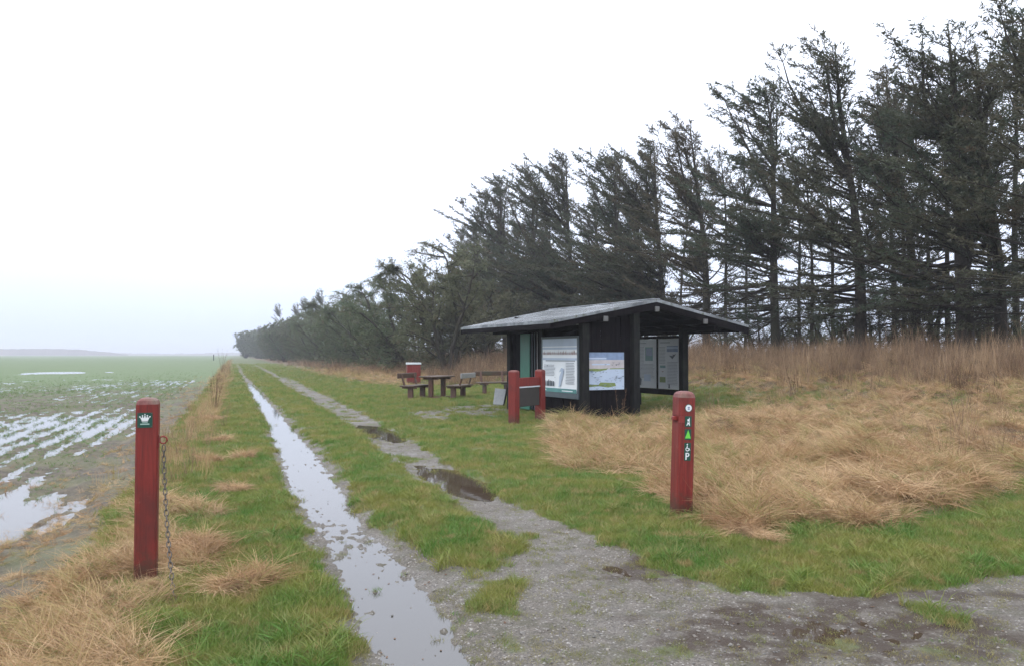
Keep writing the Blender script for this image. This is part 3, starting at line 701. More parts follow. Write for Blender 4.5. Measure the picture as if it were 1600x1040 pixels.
p1 = [(0, .55, 1, 1, 'skyprint'), (0, .60, 1, .66, 'pinkish'), (0, .50, 1, .56, 'skyprint')]
p1 = [(0, .80, 1, 1, 'skyprint'), (0, .84, 1, .86, 'board'), (.0, .70, 1, .745, 'pinkish'), (.10, .575, .95, .60, 'inkgrey'), (0, .6, 1, .64, 'skyprint')]
for i in range(26):
    x = rg.random(); p1.append((0, 0, [(x, .70 + rg.random() * .05), (x + .018, .70), (x + .012, .76 + rg.random() * .04)], 0, 'brick'))
p1 += text_block(.06, .40, .30, .52, 8) + text_block(.70, .95, .16, .56, 14) + bird(.17, .49, .03) + bird(.40, .27, .02)
p1 += [(0, 0, [(.50, .10), (.56, .12), (.60, .25), (.66, .40), (.60, .42), (.53, .30)], 0, 'skyprint'), (0, 0, [(.52, .38), (.58, .46), (.66, .44), (.62, .40)], 0, 'skyprint')]
for x in (.09, .15, .19, .24, .29, .34): p1.append((0, 0, [(x, .11), (x + .035, .11), (x + .05 - .02, .20 + rg.random() * .04), (x + .005, .21)], 0, 'ink'))
p1 += [(0, 0, 1, .075, 'teal'), (.05, .03, .14, .045, 'board'), (.6, .025, .9, .04, 'board')]
# left wall board: seen from outside, left edge is the far end
board('information_board', (U0 - .115, 1.93, .60), (0, -1, 0), 1.62, 1.27, M['boardframe'], M['board'], p1, .13, 'large pale board with a map, small text and silhouettes')
p2 = [(0, .80, 1, 1, 'dusk'), (0, .82, .5, .86, 'skyprint'), (0, .55, 1, .80, 'pinkish'), (.1, .66, .6, .70, 'skyprint'), (0, 0, 1, .55, 'skyprint'), (0, 0, [(0, .50), (0, .56), (.15, .57), (.32, .56), (.55, .575), (.50, .53), (.25, .49)], 0, 'meadow'), (.6, .55, 1, .575, 'meadow'),
      (0, 0, [(0, .08), (0, .15), (.28, .14), (.33, .20), (.74, .18), (.77, .10), (.55, .06), (.3, .10)], 0, 'meadow')]
for i in range(60): p2 += bird(rg.random() * .94 + .03, rg.random() * .5 + .02, .020 + rg.random() * .030, rg.choice(('ink', 'dusk', 'ink')))
for i in range(7): p2 += bird(.45 + rg.random() * .5, .62 + rg.random() * .1, .04, 'ink')
board('information_board', (1.13, .222, .68), (1, 0, 0), 1.0, .865, None, M['board'], p2, label='square board with a painted marsh landscape full of birds')
p3 = text_block(.1, .5, .90, .94, 1) + [(.42, .56, .80, .84, 'teal'), (.46, .66, .76, .82, 'dusk')] + text_block(.08, .36, .5, .85, 12) + text_block(.1, .9, .20, .5, 11) + [(.36, .14, .7, .28, 'skyprint')] + bird(.24, .4, .04) + [(0, 0, [(.12, .05), (.2, .05), (.24, .18), (.14, .22)], 0, 'ink')]
p4 = text_block(.1, .6, .90, .95, 1) + [(.42, .74, .94, .86, 'dusk'), (.42, .80, .94, .84, 'skyprint')] + text_block(.06, .36, .5, .85, 12) + [(.10, .42, .36, .47, 'teal'), (.08, .13, .36, .24, 'meadow')] + text_block(.45, .94, .08, .55, 16) + bird(.7, .62, .16) + bird(.78, .66, .10) + bird(.24, .34, .06, 'brick') + [(0, 0, [(.5, .02), (.58, .02), (.57, .10), (.52, .11)], 0, 'ink')]
for v1, pr in ((3.33, p3), (2.33, p4)): board('information_board', (UR - .06, v1 - .01 if v1 > 3 else v1 + .03, .56), (0, -1, 0), .90, 1.36, None, M['board_in'], pr, label='tall white text board, ' + ('the farther' if v1 > 3 else 'the nearer') + ' of the two side by side')
lb('board_rail', UR - .045, 1.45, 1.93, UR + .045, 3.33, 2.00, M['tar']); lb('board_rail', UR - .05, 1.45, .40, UR + .05, 3.33, .55, M['tar'])
lb('mullion', UR - .08, 2.37, .56, UR + .03, 2.42, 1.92, M['tar'], .003)
MB().beam((2.56, .20, -.05), (2.58, .24, .62), .025, .025).build('batten', M['greywood'], sh)
for v0 in (.33, 2.1): pass

# ------------------------------------------------------------------ picnic place
def bench(name, px, py, rzd, label, back_mat='bench', L_=1.45, face=1):
    c = G(px, py); r = empty(name, (c[0], c[1], float(height(*c))), math.radians(rzd), label, 'bench', 'timber benches of the picnic place')
    for i, yb in enumerate((-.20, -.03, .14)):                        # three seat planks
        MB().box(-L_ / 2, yb, .415, L_ / 2, yb + .155, .465, bev=.012).build('seat_plank', M['bench'], r)
    MB().beam((-L_ / 2, .36, .78), (L_ / 2, .36, .78), .05, .17, bev=.012, roll=.0).build('backrest', M[back_mat], r)
    for x in (-L_ * .33, L_ * .33):
        l_ = MB(); l_.box(x - .05, -.09, -.05, x + .05, .09, .36, bev=.012).build('leg', M['benchleg'], r)
        s_ = MB(); s_.beam((x, -.22, .385), (x, .30, .385), .09, .06, bev=.008); s_.beam((x, .20, .36), (x, .345, .86), .075, .05, bev=.008); s_.build('bracket', M['benchleg'], r)
    return r
c = G(683, 621); tb = empty('picnic_table', (c[0], c[1], 0), math.radians(62), 'brown timber picnic table with a wet plank top between two benches', 'table')
for i in range(4): MB().box(-.62, -.34 + i * .172, .715, .62, -.34 + i * .172 + .162, .765, bev=.012).build('top_plank', M['bench'], tb)
for x in (-.38, .38):
    MB().box(x - .055, -.08, -.05, x + .055, .08, .65, bev=.012).build('leg', M['benchleg'], tb)
    MB().beam((x, -.30, .68), (x, .30, .68), .08, .07, bev=.008).build('batten', M['benchleg'], tb)
    MB().box(x - .06, -.36, -.02, x + .06, .36, .06, bev=.01).build('foot', M['benchleg'], tb)
bench('bench', 651, 622, 72, 'timber bench left of the picnic table, its backrest towards the red box')
bench('bench', 716, 621, 62 - 180 + 12, 'timber bench right of the picnic table, with a pale silvery backrest', 'greywood')
bench('bench', 774, 615, 30, 'timber bench standing alone between the picnic table and the shelter', L_=1.4)

c = G(646, 600); bn = empty('storage_box', (c[0], c[1], float(height(*c))), math.radians(12), 'tall red painted box with a white lid behind the picnic bench, before the brown scrub', 'box')
for i in range(5): MB().box(-.33 + i * .132, -.30, 0, -.33 + i * .132 + .127, -.272, .96, bev=.004).build('plank', M['red'], bn)
MB().box(-.33, -.27, 0, .33, .30, .955, bev=.01).build('body', M['red'], bn)
MB().box(-.36, -.34, .965, .36, .34, 1.06, bev=.015).build('lid', M['lid'], bn)

c = G(786, 634); lp_ = empty('leaning_panel', (c[0], c[1], 0), math.radians(-10), 'small pale grey slab propped against a dark slanting strut beside the red H frame', 'panel')
MB().beam((-.14, .02, .04), (-.10, .14, .50), .32, .03, bev=.006).build('slab', M['concrete'], lp_)
MB().beam((.02, -.06, -.03), (.14, .10, .66), .045, .05, bev=.006).build('strut', M['tarpost'], lp_)

# ------------------------------------------------------------------ trees
WIND = np.array([-.93, .36, 0.0])
def tri_leaves(base, d, ln, wd, rng, flatz=0.0):
    """one narrow triangle per needle spray / leaf"""
    n = len(base); d = d / (np.linalg.norm(d, axis=1, keepdims=True) + 1e-9)
    q = rng.normal(size=(n, 3)); q[:, 2] *= (1 - flatz); sd_ = np.cross(d, q); sd_ /= (np.linalg.norm(sd_, axis=1, keepdims=True) + 1e-9)
    ln = ln[:, None]; wd = wd[:, None]
    a = base - sd_ * wd * .5; b = base + sd_ * wd * .5; c = base + d * ln
    return np.stack([a, b, c], 1).reshape(-1, 3)
def ribbon(p0, p1, w0, rng):
    d = p1 - p0; q = rng.normal(size=p0.shape); s_ = np.cross(d, q); s_ /= (np.linalg.norm(s_, axis=1, keepdims=True) + 1e-9)
    w0 = np.asarray(w0)[:, None]
    return np.stack([p0 - s_ * w0 * .5, p0 + s_ * w0 * .5, p1], 1).reshape(-1, 3)
def nrm(v): return v / (np.linalg.norm(v) + 1e-9)

def spruce_meshes(seed, H, tr=.2, cb=.32, spread=3.6, nb=105, wind=.55, twin=False, dense=1.0, dead=.55, mat='needle', nl=3, up=.7):
    rng = np.random.RandomState(seed)
    zt = np.linspace(0, 1, 12); ph = rng.rand(4) * 6
    def tp(t):
        b = np.array([.30 * math.sin(t * 4 + ph[0]) * t, .25 * math.sin(t * 5 + ph[1]) * t, 0]); return b + WIND * (1.0 * wind * t ** 2.2) + np.array([0, 0, H * t - .25])
    o = MB(); o.tube([tp(t) for t in zt], [tr * (1.25 if t == 0 else 1) * (1 - t) ** .8 + .015 for t in zt], 10)
    if twin:
        o.tube([tp(.28) + np.array([.05, 0, 0])] + [tp(.28) * (1 - 0) + np.array([1.9 * k_ ** .8, .5 * k_, H * .52 * k_]) for k_ in (.15, .35, .6, .85, 1)], [tr * .55, tr * .5, tr * .42, tr * .3, tr * .18, .02], 8)
    trunk = o.mesh('trunk', M['bark'], True)
    bw = MB(); LV = []; RB = []
    ts = np.sort(np.concatenate([rng.uniform(.17, cb, int(nb * .21)), cb + (1 - cb) * rng.uniform(0, .985, int(nb * .80))]))
    leaders = []
    for k_ in range(nl):
        t0 = rng.uniform(.50, .82); p0 = tp(t0); az = rng.uniform(0, 2 * np.pi); hd = np.array([math.cos(az), math.sin(az), 0]) * .5 + WIND * .75 * wind; le = H * (1.0 - t0) * rng.uniform(.75, 1.08)
        pt = [p0]; d = nrm(hd + np.array([0, 0, .8]))
        for i in range(6): d = nrm(d + np.array([0, 0, .22]) + rng.normal(size=3) * .10); pt.append(pt[-1] + d * le / 6)
        leaders.append(np.array(pt)); bw.tube([tuple(p) for p in pt], [tr * .42 * (1 - i / 6.5) + .01 for i in range(7)], 6, cap=False)
    for t in ts:
        az = rng.uniform(0, 2 * np.pi); rad = np.array([math.cos(az), math.sin(az), 0]); lee = float(rad @ WIND)
        hh = max(0, (t - cb) / (1 - cb)); prof = (1 - hh) ** .55 * .95 + .12 if t >= cb else .55 + .45 * (t / cb)
        Lb = spread * prof * (1 + .42 * lee * wind / .55) * rng.uniform(.5, 1.2); src = tp(t)
        if twin and t > .4 and rng.rand() < .42:
            k_ = rng.uniform(.15, 1); src = tp(.28) + np.array([1.9 * k_ ** .8, .5 * k_, H * .52 * k_]); Lb = spread * rng.uniform(.4, .85) * (1.15 - .6 * k_)
        elif leaders and t > .45 and rng.rand() < .62:
            ld = leaders[rng.randint(len(leaders))]; k_ = rng.randint(1, 7); src = ld[k_]; Lb = spread * rng.uniform(.22, .5) * (1.25 - k_ * .13); hh = min(1, .6 + .06 * k_)
        d = nrm(rad + np.array([0, 0, rng.uniform(-.05, .45) + up * (.35 + .65 * hh)]) + WIND * rng.uniform(.2, 1.15) * wind)
        if t < cb: d = nrm(d + np.array([0, 0, -.30 * up - .1]))
        is_dead = t < cb and rng.rand() < dead
        if t < cb: d = nrm(d + np.array([0, 0, -.25]))
        n = 7; pts = [src]; dd = d.copy(); st = Lb / n
        for i in range(n):
            dd = nrm(dd + WIND * .14 * wind + np.array([0, 0, .055 + .05 * hh]) + rng.normal(size=3) * .12); pts.append(pts[-1] + dd * st)
        pts = np.array(pts); r0 = max(.012, .011 * Lb + .006)
        bw.tube([tuple(p) for p in pts], [r0 * (1 - i / n) + .004 for i in range(n + 1)], 4, cap=False)
        # side twigs
        ns = int(Lb / (.105 if not is_dead else .22) * dense)
        q = np.sort(rng.uniform(.10 if hh > .1 else .25, 1, ns)); ii = np.clip((q * n).astype(int), 0, n - 1); fr = (q * n - ii)[:, None]
        P = pts[ii] * (1 - fr) + pts[ii + 1] * fr; D = pts[ii + 1] - pts[ii]; D /= np.linalg.norm(D, axis=1, keepdims=True)
        lat = np.cross(D, [0, 0, 1.0]); lat /= (np.linalg.norm(lat, axis=1, keepdims=True) + 1e-9); sg = rng.choice([-1, 1], ns)[:, None]
        SD = D * .75 + lat * sg * rng.uniform(.3, .9, (ns, 1)) + rng.normal(size=(ns, 3)) * .18 + WIND * .3 * wind + np.array([0, 0, .06]); SD /= np.linalg.norm(SD, axis=1, keepdims=True)
        SL = (.16 + .60 * np.sqrt(np.clip(1 - q, 0, 1))) * min(1.15, .35 + Lb / 3.2) * rng.uniform(.5, 1.15, ns)
        RB.append(ribbon(P, P + SD * SL[:, None], np.full(ns, .020), rng))
        if is_dead:
            m2 = 3; qq = rng.uniform(.2, 1, (ns, m2)); B = P[:, None] + SD[:, None] * (SL[:, None] * qq)[..., None]; E = B + (SD[:, None] + rng.normal(size=(ns, m2, 3)) * .7) * .22
            RB.append(ribbon(B.reshape(-1, 3), E.reshape(-1, 3), np.full(ns * m2, .011), rng)); continue
        # tertiary sprays, each a handful of needle tufts
        per = np.maximum(2, (SL / .075).astype(int)); idx = np.repeat(np.arange(ns), per); qq = rng.uniform(.08, 1.05, len(idx))
        B = P[idx] + SD[idx] * (SL[idx] * qq)[:, None]; TD = SD[idx] * .8 + rng.normal(size=(len(idx), 3)) * .42; TD /= np.linalg.norm(TD, axis=1, keepdims=True)
        TL = rng.uniform(.07, .20, len(idx))
        for kq in (0., .5):
            b = B + TD * (TL * kq)[:, None]; LV.append(tri_leaves(b, TD + rng.normal(size=b.shape) * .38, rng.uniform(.10, .19, len(b)), rng.uniform(.034, .066, len(b)), rng))
    # leader
    top = tp(1.0); n = 60; zz_ = rng.uniform(-1.1, .35, n); B = top + np.stack([np.zeros(n), np.zeros(n), zz_], 1)
    LV.append(tri_leaves(B, rng.normal(size=(n, 3)) + np.array([-.2, 0, 1.0]), rng.uniform(.12, .3, n), np.full(n, .05), rng))
    V = np.concatenate(LV); leaves = me_arr('needles', V, np.arange(len(V)).reshape(-1, 3), [M[mat]])
    R_ = np.concatenate(RB); wv = np.array(bw.v); wf = []
    for f in bw.f:
        wf.append((f[0], f[1], f[2])); wf.append((f[0], f[2], f[3]))
    wv2 = np.concatenate([wv, R_]); wf2 = np.concatenate([np.array(wf), np.arange(len(R_)).reshape(-1, 3) + len(wv)])
    branches = me_arr('branches', wv2, wf2, [M['bark']])
    return trunk, branches, leaves

def shrub_meshes(seed, H, spread=1.0, leafd=1.0, mat='shrubleaf', stems=6, leafsz=1.0):
    rng = np.random.RandomState(seed); tw = MB(); bw = MB(); LV = []; RB = []
    for s_ in range(stems):
        az = 2 * np.pi * (s_ + rng.rand() * .6) / stems; rad = np.array([math.cos(az), math.sin(az), 0])
        d = nrm(rad * rng.uniform(.15, .62) * spread + np.array([0, 0, 1.0]) + WIND * .10); Ls = H * rng.uniform(.62, .95); n = 8; pts = [rad * .12 + np.array([0, 0, -.2])]
        for i in range(n):
            d = nrm(d + WIND * .03 + rng.normal(size=3) * .13 + np.array([0, 0, .02])); pts.append(pts[-1] + d * Ls / n)
        tw.tube([tuple(p) for p in pts], [.017 * H * (1 - i / (n + .5)) + .01 for i in range(n + 1)], 6, cap=False)
        pts = np.array(pts)
        for b in range(15):
            t = rng.uniform(.10, 1.0); i = min(int(t * n), n - 1); p0 = pts[i] + (pts[i + 1] - pts[i]) * (t * n - i)
            az = rng.uniform(0, 2 * np.pi); bd = nrm(np.array([math.cos(az), math.sin(az), rng.uniform(-.05, .9)]) + WIND * .35 + rad * .3); Lb = H * rng.uniform(.16, .34) * (1.15 - .45 * t); bp = [p0]; m = 5
            for k_ in range(m):
                bd = nrm(bd + rng.normal(size=3) * .17 + WIND * .06 + np.array([0, 0, .05])); bp.append(bp[-1] + bd * Lb / m)
            bw.tube([tuple(p) for p in bp], [.005 * H * (1 - k_ / (m + .5)) + .005 for k_ in range(m + 1)], 4, cap=False); bp = np.array(bp)
            ns = int(20 * leafd); q = rng.uniform(.1, 1, ns); ii = np.clip((q * m).astype(int), 0, m - 1); P = bp[ii] + (bp[ii + 1] - bp[ii]) * (q * m - ii)[:, None]
            SD = rng.normal(size=(ns, 3)) * .8 + bd * .9 + WIND * .3 + np.array([0, 0, .2]); SD /= np.linalg.norm(SD, axis=1, keepdims=True); SL = rng.uniform(.25, .8, ns) * H / 8.5
            RB.append(ribbon(P, P + SD * SL[:, None], np.full(ns, .022), rng))
            per = 13; idx = np.repeat(np.arange(ns), per); qq = rng.uniform(.15, 1.05, len(idx)); B = P[idx] + SD[idx] * (SL[idx] * qq)[:, None] + rng.normal(size=(len(idx), 3)) * .05
            LV.append(tri_leaves(B, SD[idx] * .5 + rng.normal(size=(len(idx), 3)) * .6, rng.uniform(.07, .15, len(idx)) * leafsz, rng.uniform(.035, .07, len(idx)) * leafsz, rng))
    def dome(P):
        P = np.array(P, float); q_ = np.sqrt((P[:, 0] / (.62 * H)) ** 2 + (P[:, 1] / (.62 * H)) ** 2 + (np.maximum(P[:, 2], 0) / H) ** 2); k_ = np.where(q_ > .85, (.85 + (q_ - .85) * .42) / np.maximum(q_, .01), 1); return P * k_[:, None]
    tw.v = [tuple(p) for p in dome(tw.v)]; bw.v = [tuple(p) for p in dome(bw.v)]; RB = [dome(p) for p in RB]; LV = [dome(p) for p in LV]
    V = np.concatenate(LV); leaves = me_arr('leaves', V, np.arange(len(V)).reshape(-1, 3), [M[mat]])
    R_ = np.concatenate(RB); wf = []
    for f in bw.f: wf.append((f[0], f[1], f[2])); wf.append((f[0], f[2], f[3]))
    wv = np.array(bw.v); br = me_arr('branches', np.concatenate([wv, R_]), np.concatenate([np.array(wf), np.arange(len(R_)).reshape(-1, 3) + len(wv)]), [M['barkb']])
    return tw.mesh('trunk', M['barkb'], True), br, leaves

def place_tree(name, meshes, x, y, sc, rz_, label, cat, group=None, sz=None):
    r = empty(name, (x, y, float(height(x, y)) - .05), rz_, label, cat, group); r.scale = (sc, sc, sz if sz else sc)
    for nm, me in zip(('trunk', 'branches', 'crown'), meshes): link(nm, me, r)
    return r
def row(px, s): a = (px - 800) / F; y = s / (a + K); return a * y, y

SP = [spruce_meshes(11, 14.2, .30, .34, 4.8, 150, .42, True, 1.0, .45, nl=4, up=.5),
      spruce_meshes(12, 14.0, .24, .34, 4.4, 150, .50, False, 1.0, .5, 'needle2', nl=4, up=.6),
      spruce_meshes(13, 14.3, .22, .32, 4.6, 170, .62, False, 1.1, .45, nl=4, up=.75),
      spruce_meshes(14, 14.0, .20, .16, 5.0, 235, .85, False, 1.2, .25, 'needle2', nl=5, up=1.0),
      spruce_meshes(15, 13.0, .12, .42, 2.9, 100, .45, False, .9, .7, nl=2),
      spruce_meshes(16, 12.5, .10, .46, 2.6, 90, .35, False, .85, .75, 'needle2', nl=1)]
SH = [shrub_meshes(31, 8.5, 1.0, 1.3, leafsz=1.15), shrub_meshes(32, 8.5, .85, 1.4, leafsz=1.15), shrub_meshes(33, 8.5, 1.15, 1.3, leafsz=1.15)]
FARM = shrub_meshes(44, 8.5, .75, 1.0, leafsz=2.6, stems=9)
GR = 'windswept spruces of the shelter belt'
rr = random.Random(5)
front = [  # px, row, variant, height factor, label
    (1720, 24.0, 1, .92, 'windswept spruce whose branches reach into the right edge of the view'),
    (1562, 25.0, 1, .90, 'tall slender spruce just right of the thickest trunk'),
    (1508, 24.3, 0, 1.0, 'tallest spruce of the row with the thickest trunk and a forked crown'),
    (1428, 26.5, 1, .93, 'broad spruce leaning into the left side of the tallest one'),
    (1343, 24.3, 1, 1.02, 'tall open spruce with a straight dark trunk left of the tallest one'),
    (1213, 24.3, 2, 1.02, 'tall spruce with a slightly bent trunk right of the shelter roof'),
    (1103, 24.5, 1, .99, 'spruce rising directly behind the ridge of the shelter roof'),
    (1040, 25.0, 3, 1.0, 'spruce with up-swept branches behind the middle of the shelter roof'),
    (965, 24.3, 2, 1.03, 'windswept spruce behind the left half of the shelter roof'),
    (900, 24.3, 3, 1.14, 'bushy spruce with spiky branch tips swept far to the left'),
    (835, 24.0, 2, 1.15, 'leaning spruce behind the left eave of the shelter'),
    (790, 23.0, 3, 1.20, 'last big spruce of the row, its sloping crown facing the open sky')]
for px, s_, v, f_, lb_ in front:
    hf = .80 if px > 1400 else .87 if px > 1150 else .91
    x, y = row(px, s_); zg = float(height(x, y)); place_tree('spruce_tree', SP[v], x, y, f_ * rr.uniform(.98, 1.02) * .95, rr.uniform(-.45, .45), lb_, 'tree', GR, f_ * hf)
thin = [(1396, 29, 4, 1.0, 'thin spruce trunk, left one of the close pair between the two thickest trunks'), (1412, 28.5, 5, 1.05, 'thin spruce trunk, right one of the close pair between the two thickest trunks'),
        (1452, 30, 5, 1.0, 'thin bare stemmed spruce just left of the thickest trunk'), (1482, 32, 4, 1.02, 'thin spruce half hidden by the left side of the thickest trunk'),
        (1590, 30, 4, 1.1, 'thin spruce at the extreme right edge of the picture'), (1268, 28, 5, .9, 'thin leaning spruce stem right of the bent trunk'), (1250, 29, 4, .85, 'thin spruce stem close behind the bent trunk'),
        (1302, 33, 4, .95, 'thin spruce back in the belt, left of the straight dark trunk'), (1165, 29, 5, .95, 'thin spruce above the right end of the shelter roof'), (1135, 28, 4, 1.0, 'thin spruce stem standing over the right slope of the shelter roof'),
        (1065, 30, 5, 1.0, 'thin spruce deep in the belt behind the roof ridge'), (1000, 30, 4, 1.05, 'thin spruce deep in the belt behind the left roof slope'), (1545, 33, 5, 1.1, 'thin spruce behind the slender one near the right edge')]
for px, s_, v, f_, lb_ in thin:
    x, y = row(px, s_); place_tree('spruce_tree', SP[v], x, y, f_ * .95, rr.uniform(0, 6.28), lb_, 'tree', 'thin spruces behind the front row')
second = [(1010, 28.5, 3, .94, 'bushy spruce set back over the upper left roof slope'), (935, 28, 2, .98, 'spruce set back over the middle of the left roof slope'),
          (870, 28, 3, 1.02, 'bushy spruce set back over the left eave'), (812, 27, 2, 1.0, 'spruce set back beside the last big one'), (770, 25.5, 3, .98, 'bushy spruce at the left shoulder of the tall row')]
for px, s_, v, f_, lb_ in second:
    x, y = row(px, s_); place_tree('spruce_tree', SP[v], x, y, f_ * .95, rr.uniform(-.6, .6), lb_, 'tree', GR, f_ * .86)
# deciduous scrub trees left of the spruces
GS = 'lichen grey scrub trees along the track'
scrub = [(752, 15.5, 1, .82, 'rounded scrub tree below the last big spruce, above the standalone bench'), (700, 12.8, 0, 1.0, 'large spreading lichen grey scrub tree behind the picnic table'), (640, 12.6, 2, .97, 'scrub tree with thin twigs reaching out at its top left, behind the red box'),
         (596, 12.6, 1, 1.0, 'scrub tree left of the red box with a dense dark crown'), (566, 13.0, 2, 1.05, 'scrub tree with an uneven crown, fifth from the shelter'), (543, 12.3, 0, 1.1, 'scrub tree where the skyline steps down towards the far trees'),
         (520, 12.3, 1, 1.1, 'pale scrub tree in light haze, left of the skyline step'), (500, 12.6, 2, 1.15, 'hazy scrub tree midway between the skyline step and the far end of the belt')]
for px, s_, v, f_, lb_ in scrub:
    x, y = row(px, s_); place_tree('scrub_tree', SH[v], x, y, f_ * (1.14 if px > 580 else 1.06), rr.uniform(-.5, .5), lb_, 'tree', GS)
for k_, (px, s_, sp_) in enumerate([(752, 24, 3)]):
    x, y = row(px, s_); place_tree('spruce_tree', SP[sp_], x, y, (.95, .80, .78, .78)[k_], rr.uniform(-.4, .4), ('low spruce rising behind the ' + ('rounded scrub tree', 'large spreading scrub tree', 'scrub tree behind the red box', 'dense scrub tree left of the red box')[k_]), 'tree', GR)
for px, y, f_, lb_ in ((384, 300, 1.02, 'hazy dense tree ending the belt, beside the open horizon'), (403, 285, .98, 'hazy dense tree second from the far end of the belt')):
    x = (px - 800) / F * y; r = place_tree('dense_tree', FARM, x, y, 1.25, px * 1.3, lb_, 'tree'); r.scale = (1.5, 1.5, f_ * 1.5)

bare = [shrub_meshes(51, 5.0, 1.2, .55, leafsz=.55, stems=8), shrub_meshes(52, 5.0, 1.4, .45, leafsz=.5, stems=9)]
ul = ['right edge of the view', 'slender spruce', 'thickest trunk', 'gap left of the thickest trunk', 'close pair of thin trunks', 'gap right of the straight dark trunk', 'straight dark trunk', 'gap left of the straight dark trunk', 'bent trunk', 'right tip of the shelter roof', 'right slope of the shelter roof', 'roof ridge of the shelter', 'left slope of the shelter roof']
for k_, px in enumerate((1650, 1575, 1520, 1460, 1405, 1372, 1330, 1285, 1235, 1185, 1130, 1060, 930)):
    x, y = row(px, 26.5 + 3.5 * ((k_ * 5) % 3) / 2); place_tree('bare_shrub', bare[k_ % 2], x, y, (.62, .8, .7, .92)[k_ % 4], rr.uniform(0, 6.28), 'twiggy bare shrub growing behind the grass at the ' + ul[k_], 'shrub', 'bare shrubs under the spruces')
# ------------------------------------------------------------------ scattered growth (geometry nodes on a point mesh)
def proto(name, me):
    return bpy.data.objects.new(name, me)
def scatter(name, P, rot, scl, idx, protos, label=None, cat=None):
    me = bpy.data.meshes.new(name); P = np.ascontiguousarray(P, np.float32); me.vertices.add(len(P)); me.vertices.foreach_set('co', P.ravel())
    a = me.attributes.new('rot', 'FLOAT_VECTOR', 'POINT'); a.data.foreach_set('vector', np.ascontiguousarray(rot, np.float32).ravel())
    a = me.attributes.new('scl', 'FLOAT_VECTOR', 'POINT')
    if scl.ndim == 1: scl = np.stack([scl] * 3, 1)
    a.data.foreach_set('vector', np.ascontiguousarray(scl, np.float32).ravel())
    a = me.attributes.new('idx', 'INT', 'POINT'); a.data.foreach_set('value', np.ascontiguousarray(idx, np.int32))
    o = link(name, me); tag(o, label, cat, kind='stuff')
    coll = bpy.data.collections.new(name + '_forms')
    for p in protos: coll.objects.link(p)
    g = bpy.data.node_groups.new(name, 'GeometryNodeTree'); g.interface.new_socket('Geometry', in_out='INPUT', socket_type='NodeSocketGeometry'); g.interface.new_socket('Geometry', in_out='OUTPUT', socket_type='NodeSocketGeometry')
    gi = g.nodes.new('NodeGroupInput'); go = g.nodes.new('NodeGroupOutput'); ip = g.nodes.new('GeometryNodeInstanceOnPoints'); ci = g.nodes.new('GeometryNodeCollectionInfo')
    ci.inputs['Collection'].default_value = coll; ci.inputs['Separate Children'].default_value = True; ci.inputs['Reset Children'].default_value = True
    def na(n_, t):
        x = g.nodes.new('GeometryNodeInputNamedAttribute'); x.data_type = t; x.inputs[0].default_value = n_; return x.outputs[0]
    e2r = g.nodes.new('FunctionNodeEulerToRotation'); g.links.new(na('rot', 'FLOAT_VECTOR'), e2r.inputs[0])
    g.links.new(gi.outputs[0], ip.inputs['Points']); g.links.new(ci.outputs[0], ip.inputs['Instance']); ip.inputs['Pick Instance'].default_value = True
    g.links.new(na('idx', 'INT'), ip.inputs['Instance Index']); g.links.new(e2r.outputs[0], ip.inputs['Rotation']); g.links.new(na('scl', 'FLOAT_VECTOR'), ip.inputs['Scale'])
    g.links.new(ip.outputs[0], go.inputs[0]); md = o.modifiers.new('grow', 'NODES'); md.node_group = g
    return o

def tuft(seed, n, rad, l0, l1, w_, lean, bend, segs, mat, comb=None, droop=0.0):
    rng = np.random.RandomState(seed); V = []; Fc = []
    for i in range(n):
        a = rng.uniform(0, 2 * np.pi); r = rad * math.sqrt(rng.rand()); p = np.array([r * math.cos(a), r * math.sin(a), -.01]); ln = rng.uniform(l0, l1)
        az = rng.uniform(0, 2 * np.pi); out = np.array([math.cos(az), math.sin(az), 0])
        if comb is not None: out = nrm(out * .55 + np.array([comb[0], comb[1], 0]))
        d = nrm(out * rng.uniform(lean * .4, lean) + np.array([0, 0, 1.0])); s_ = nrm(np.cross(d, [rng.normal(), rng.normal(), .3])); b0 = len(V)
        for k_ in range(segs):
            w2 = w_ * (1 - .75 * k_ / segs); V += [p - s_ * w2 / 2, p + s_ * w2 / 2]
            p = p + d * ln / segs; d = nrm(d + out * bend / segs * rng.uniform(.6, 1.4) + np.array([0, 0, -droop / segs])); p[2] = max(p[2], .006)
        V.append(p)
        for k_ in range(segs - 1): c = b0 + k_ * 2; Fc += [(c, c + 1, c + 3), (c, c + 3, c + 2)]
        c = b0 + (segs - 1) * 2; Fc.append((c, c + 1, c + 2))
    return me_arr('tuft', np.array(V), np.array(Fc), [M[mat]])

RG = np.random.RandomState(99)
def polar(n, r0, r1, a0=-40, a1=40, pw=0.0):
    """random ground points whose spacing grows with distance"""
    th = np.radians(RG.uniform(a0, a1, n)); r = np.exp(RG.uniform(math.log(r0), math.log(r1), n)); return r * np.sin(th), r * np.cos(th), r
def rots(n, tilt=.15): return np.stack([RG.normal(size=n) * tilt, RG.normal(size=n) * tilt, RG.uniform(0, 2 * np.pi, n)], 1)

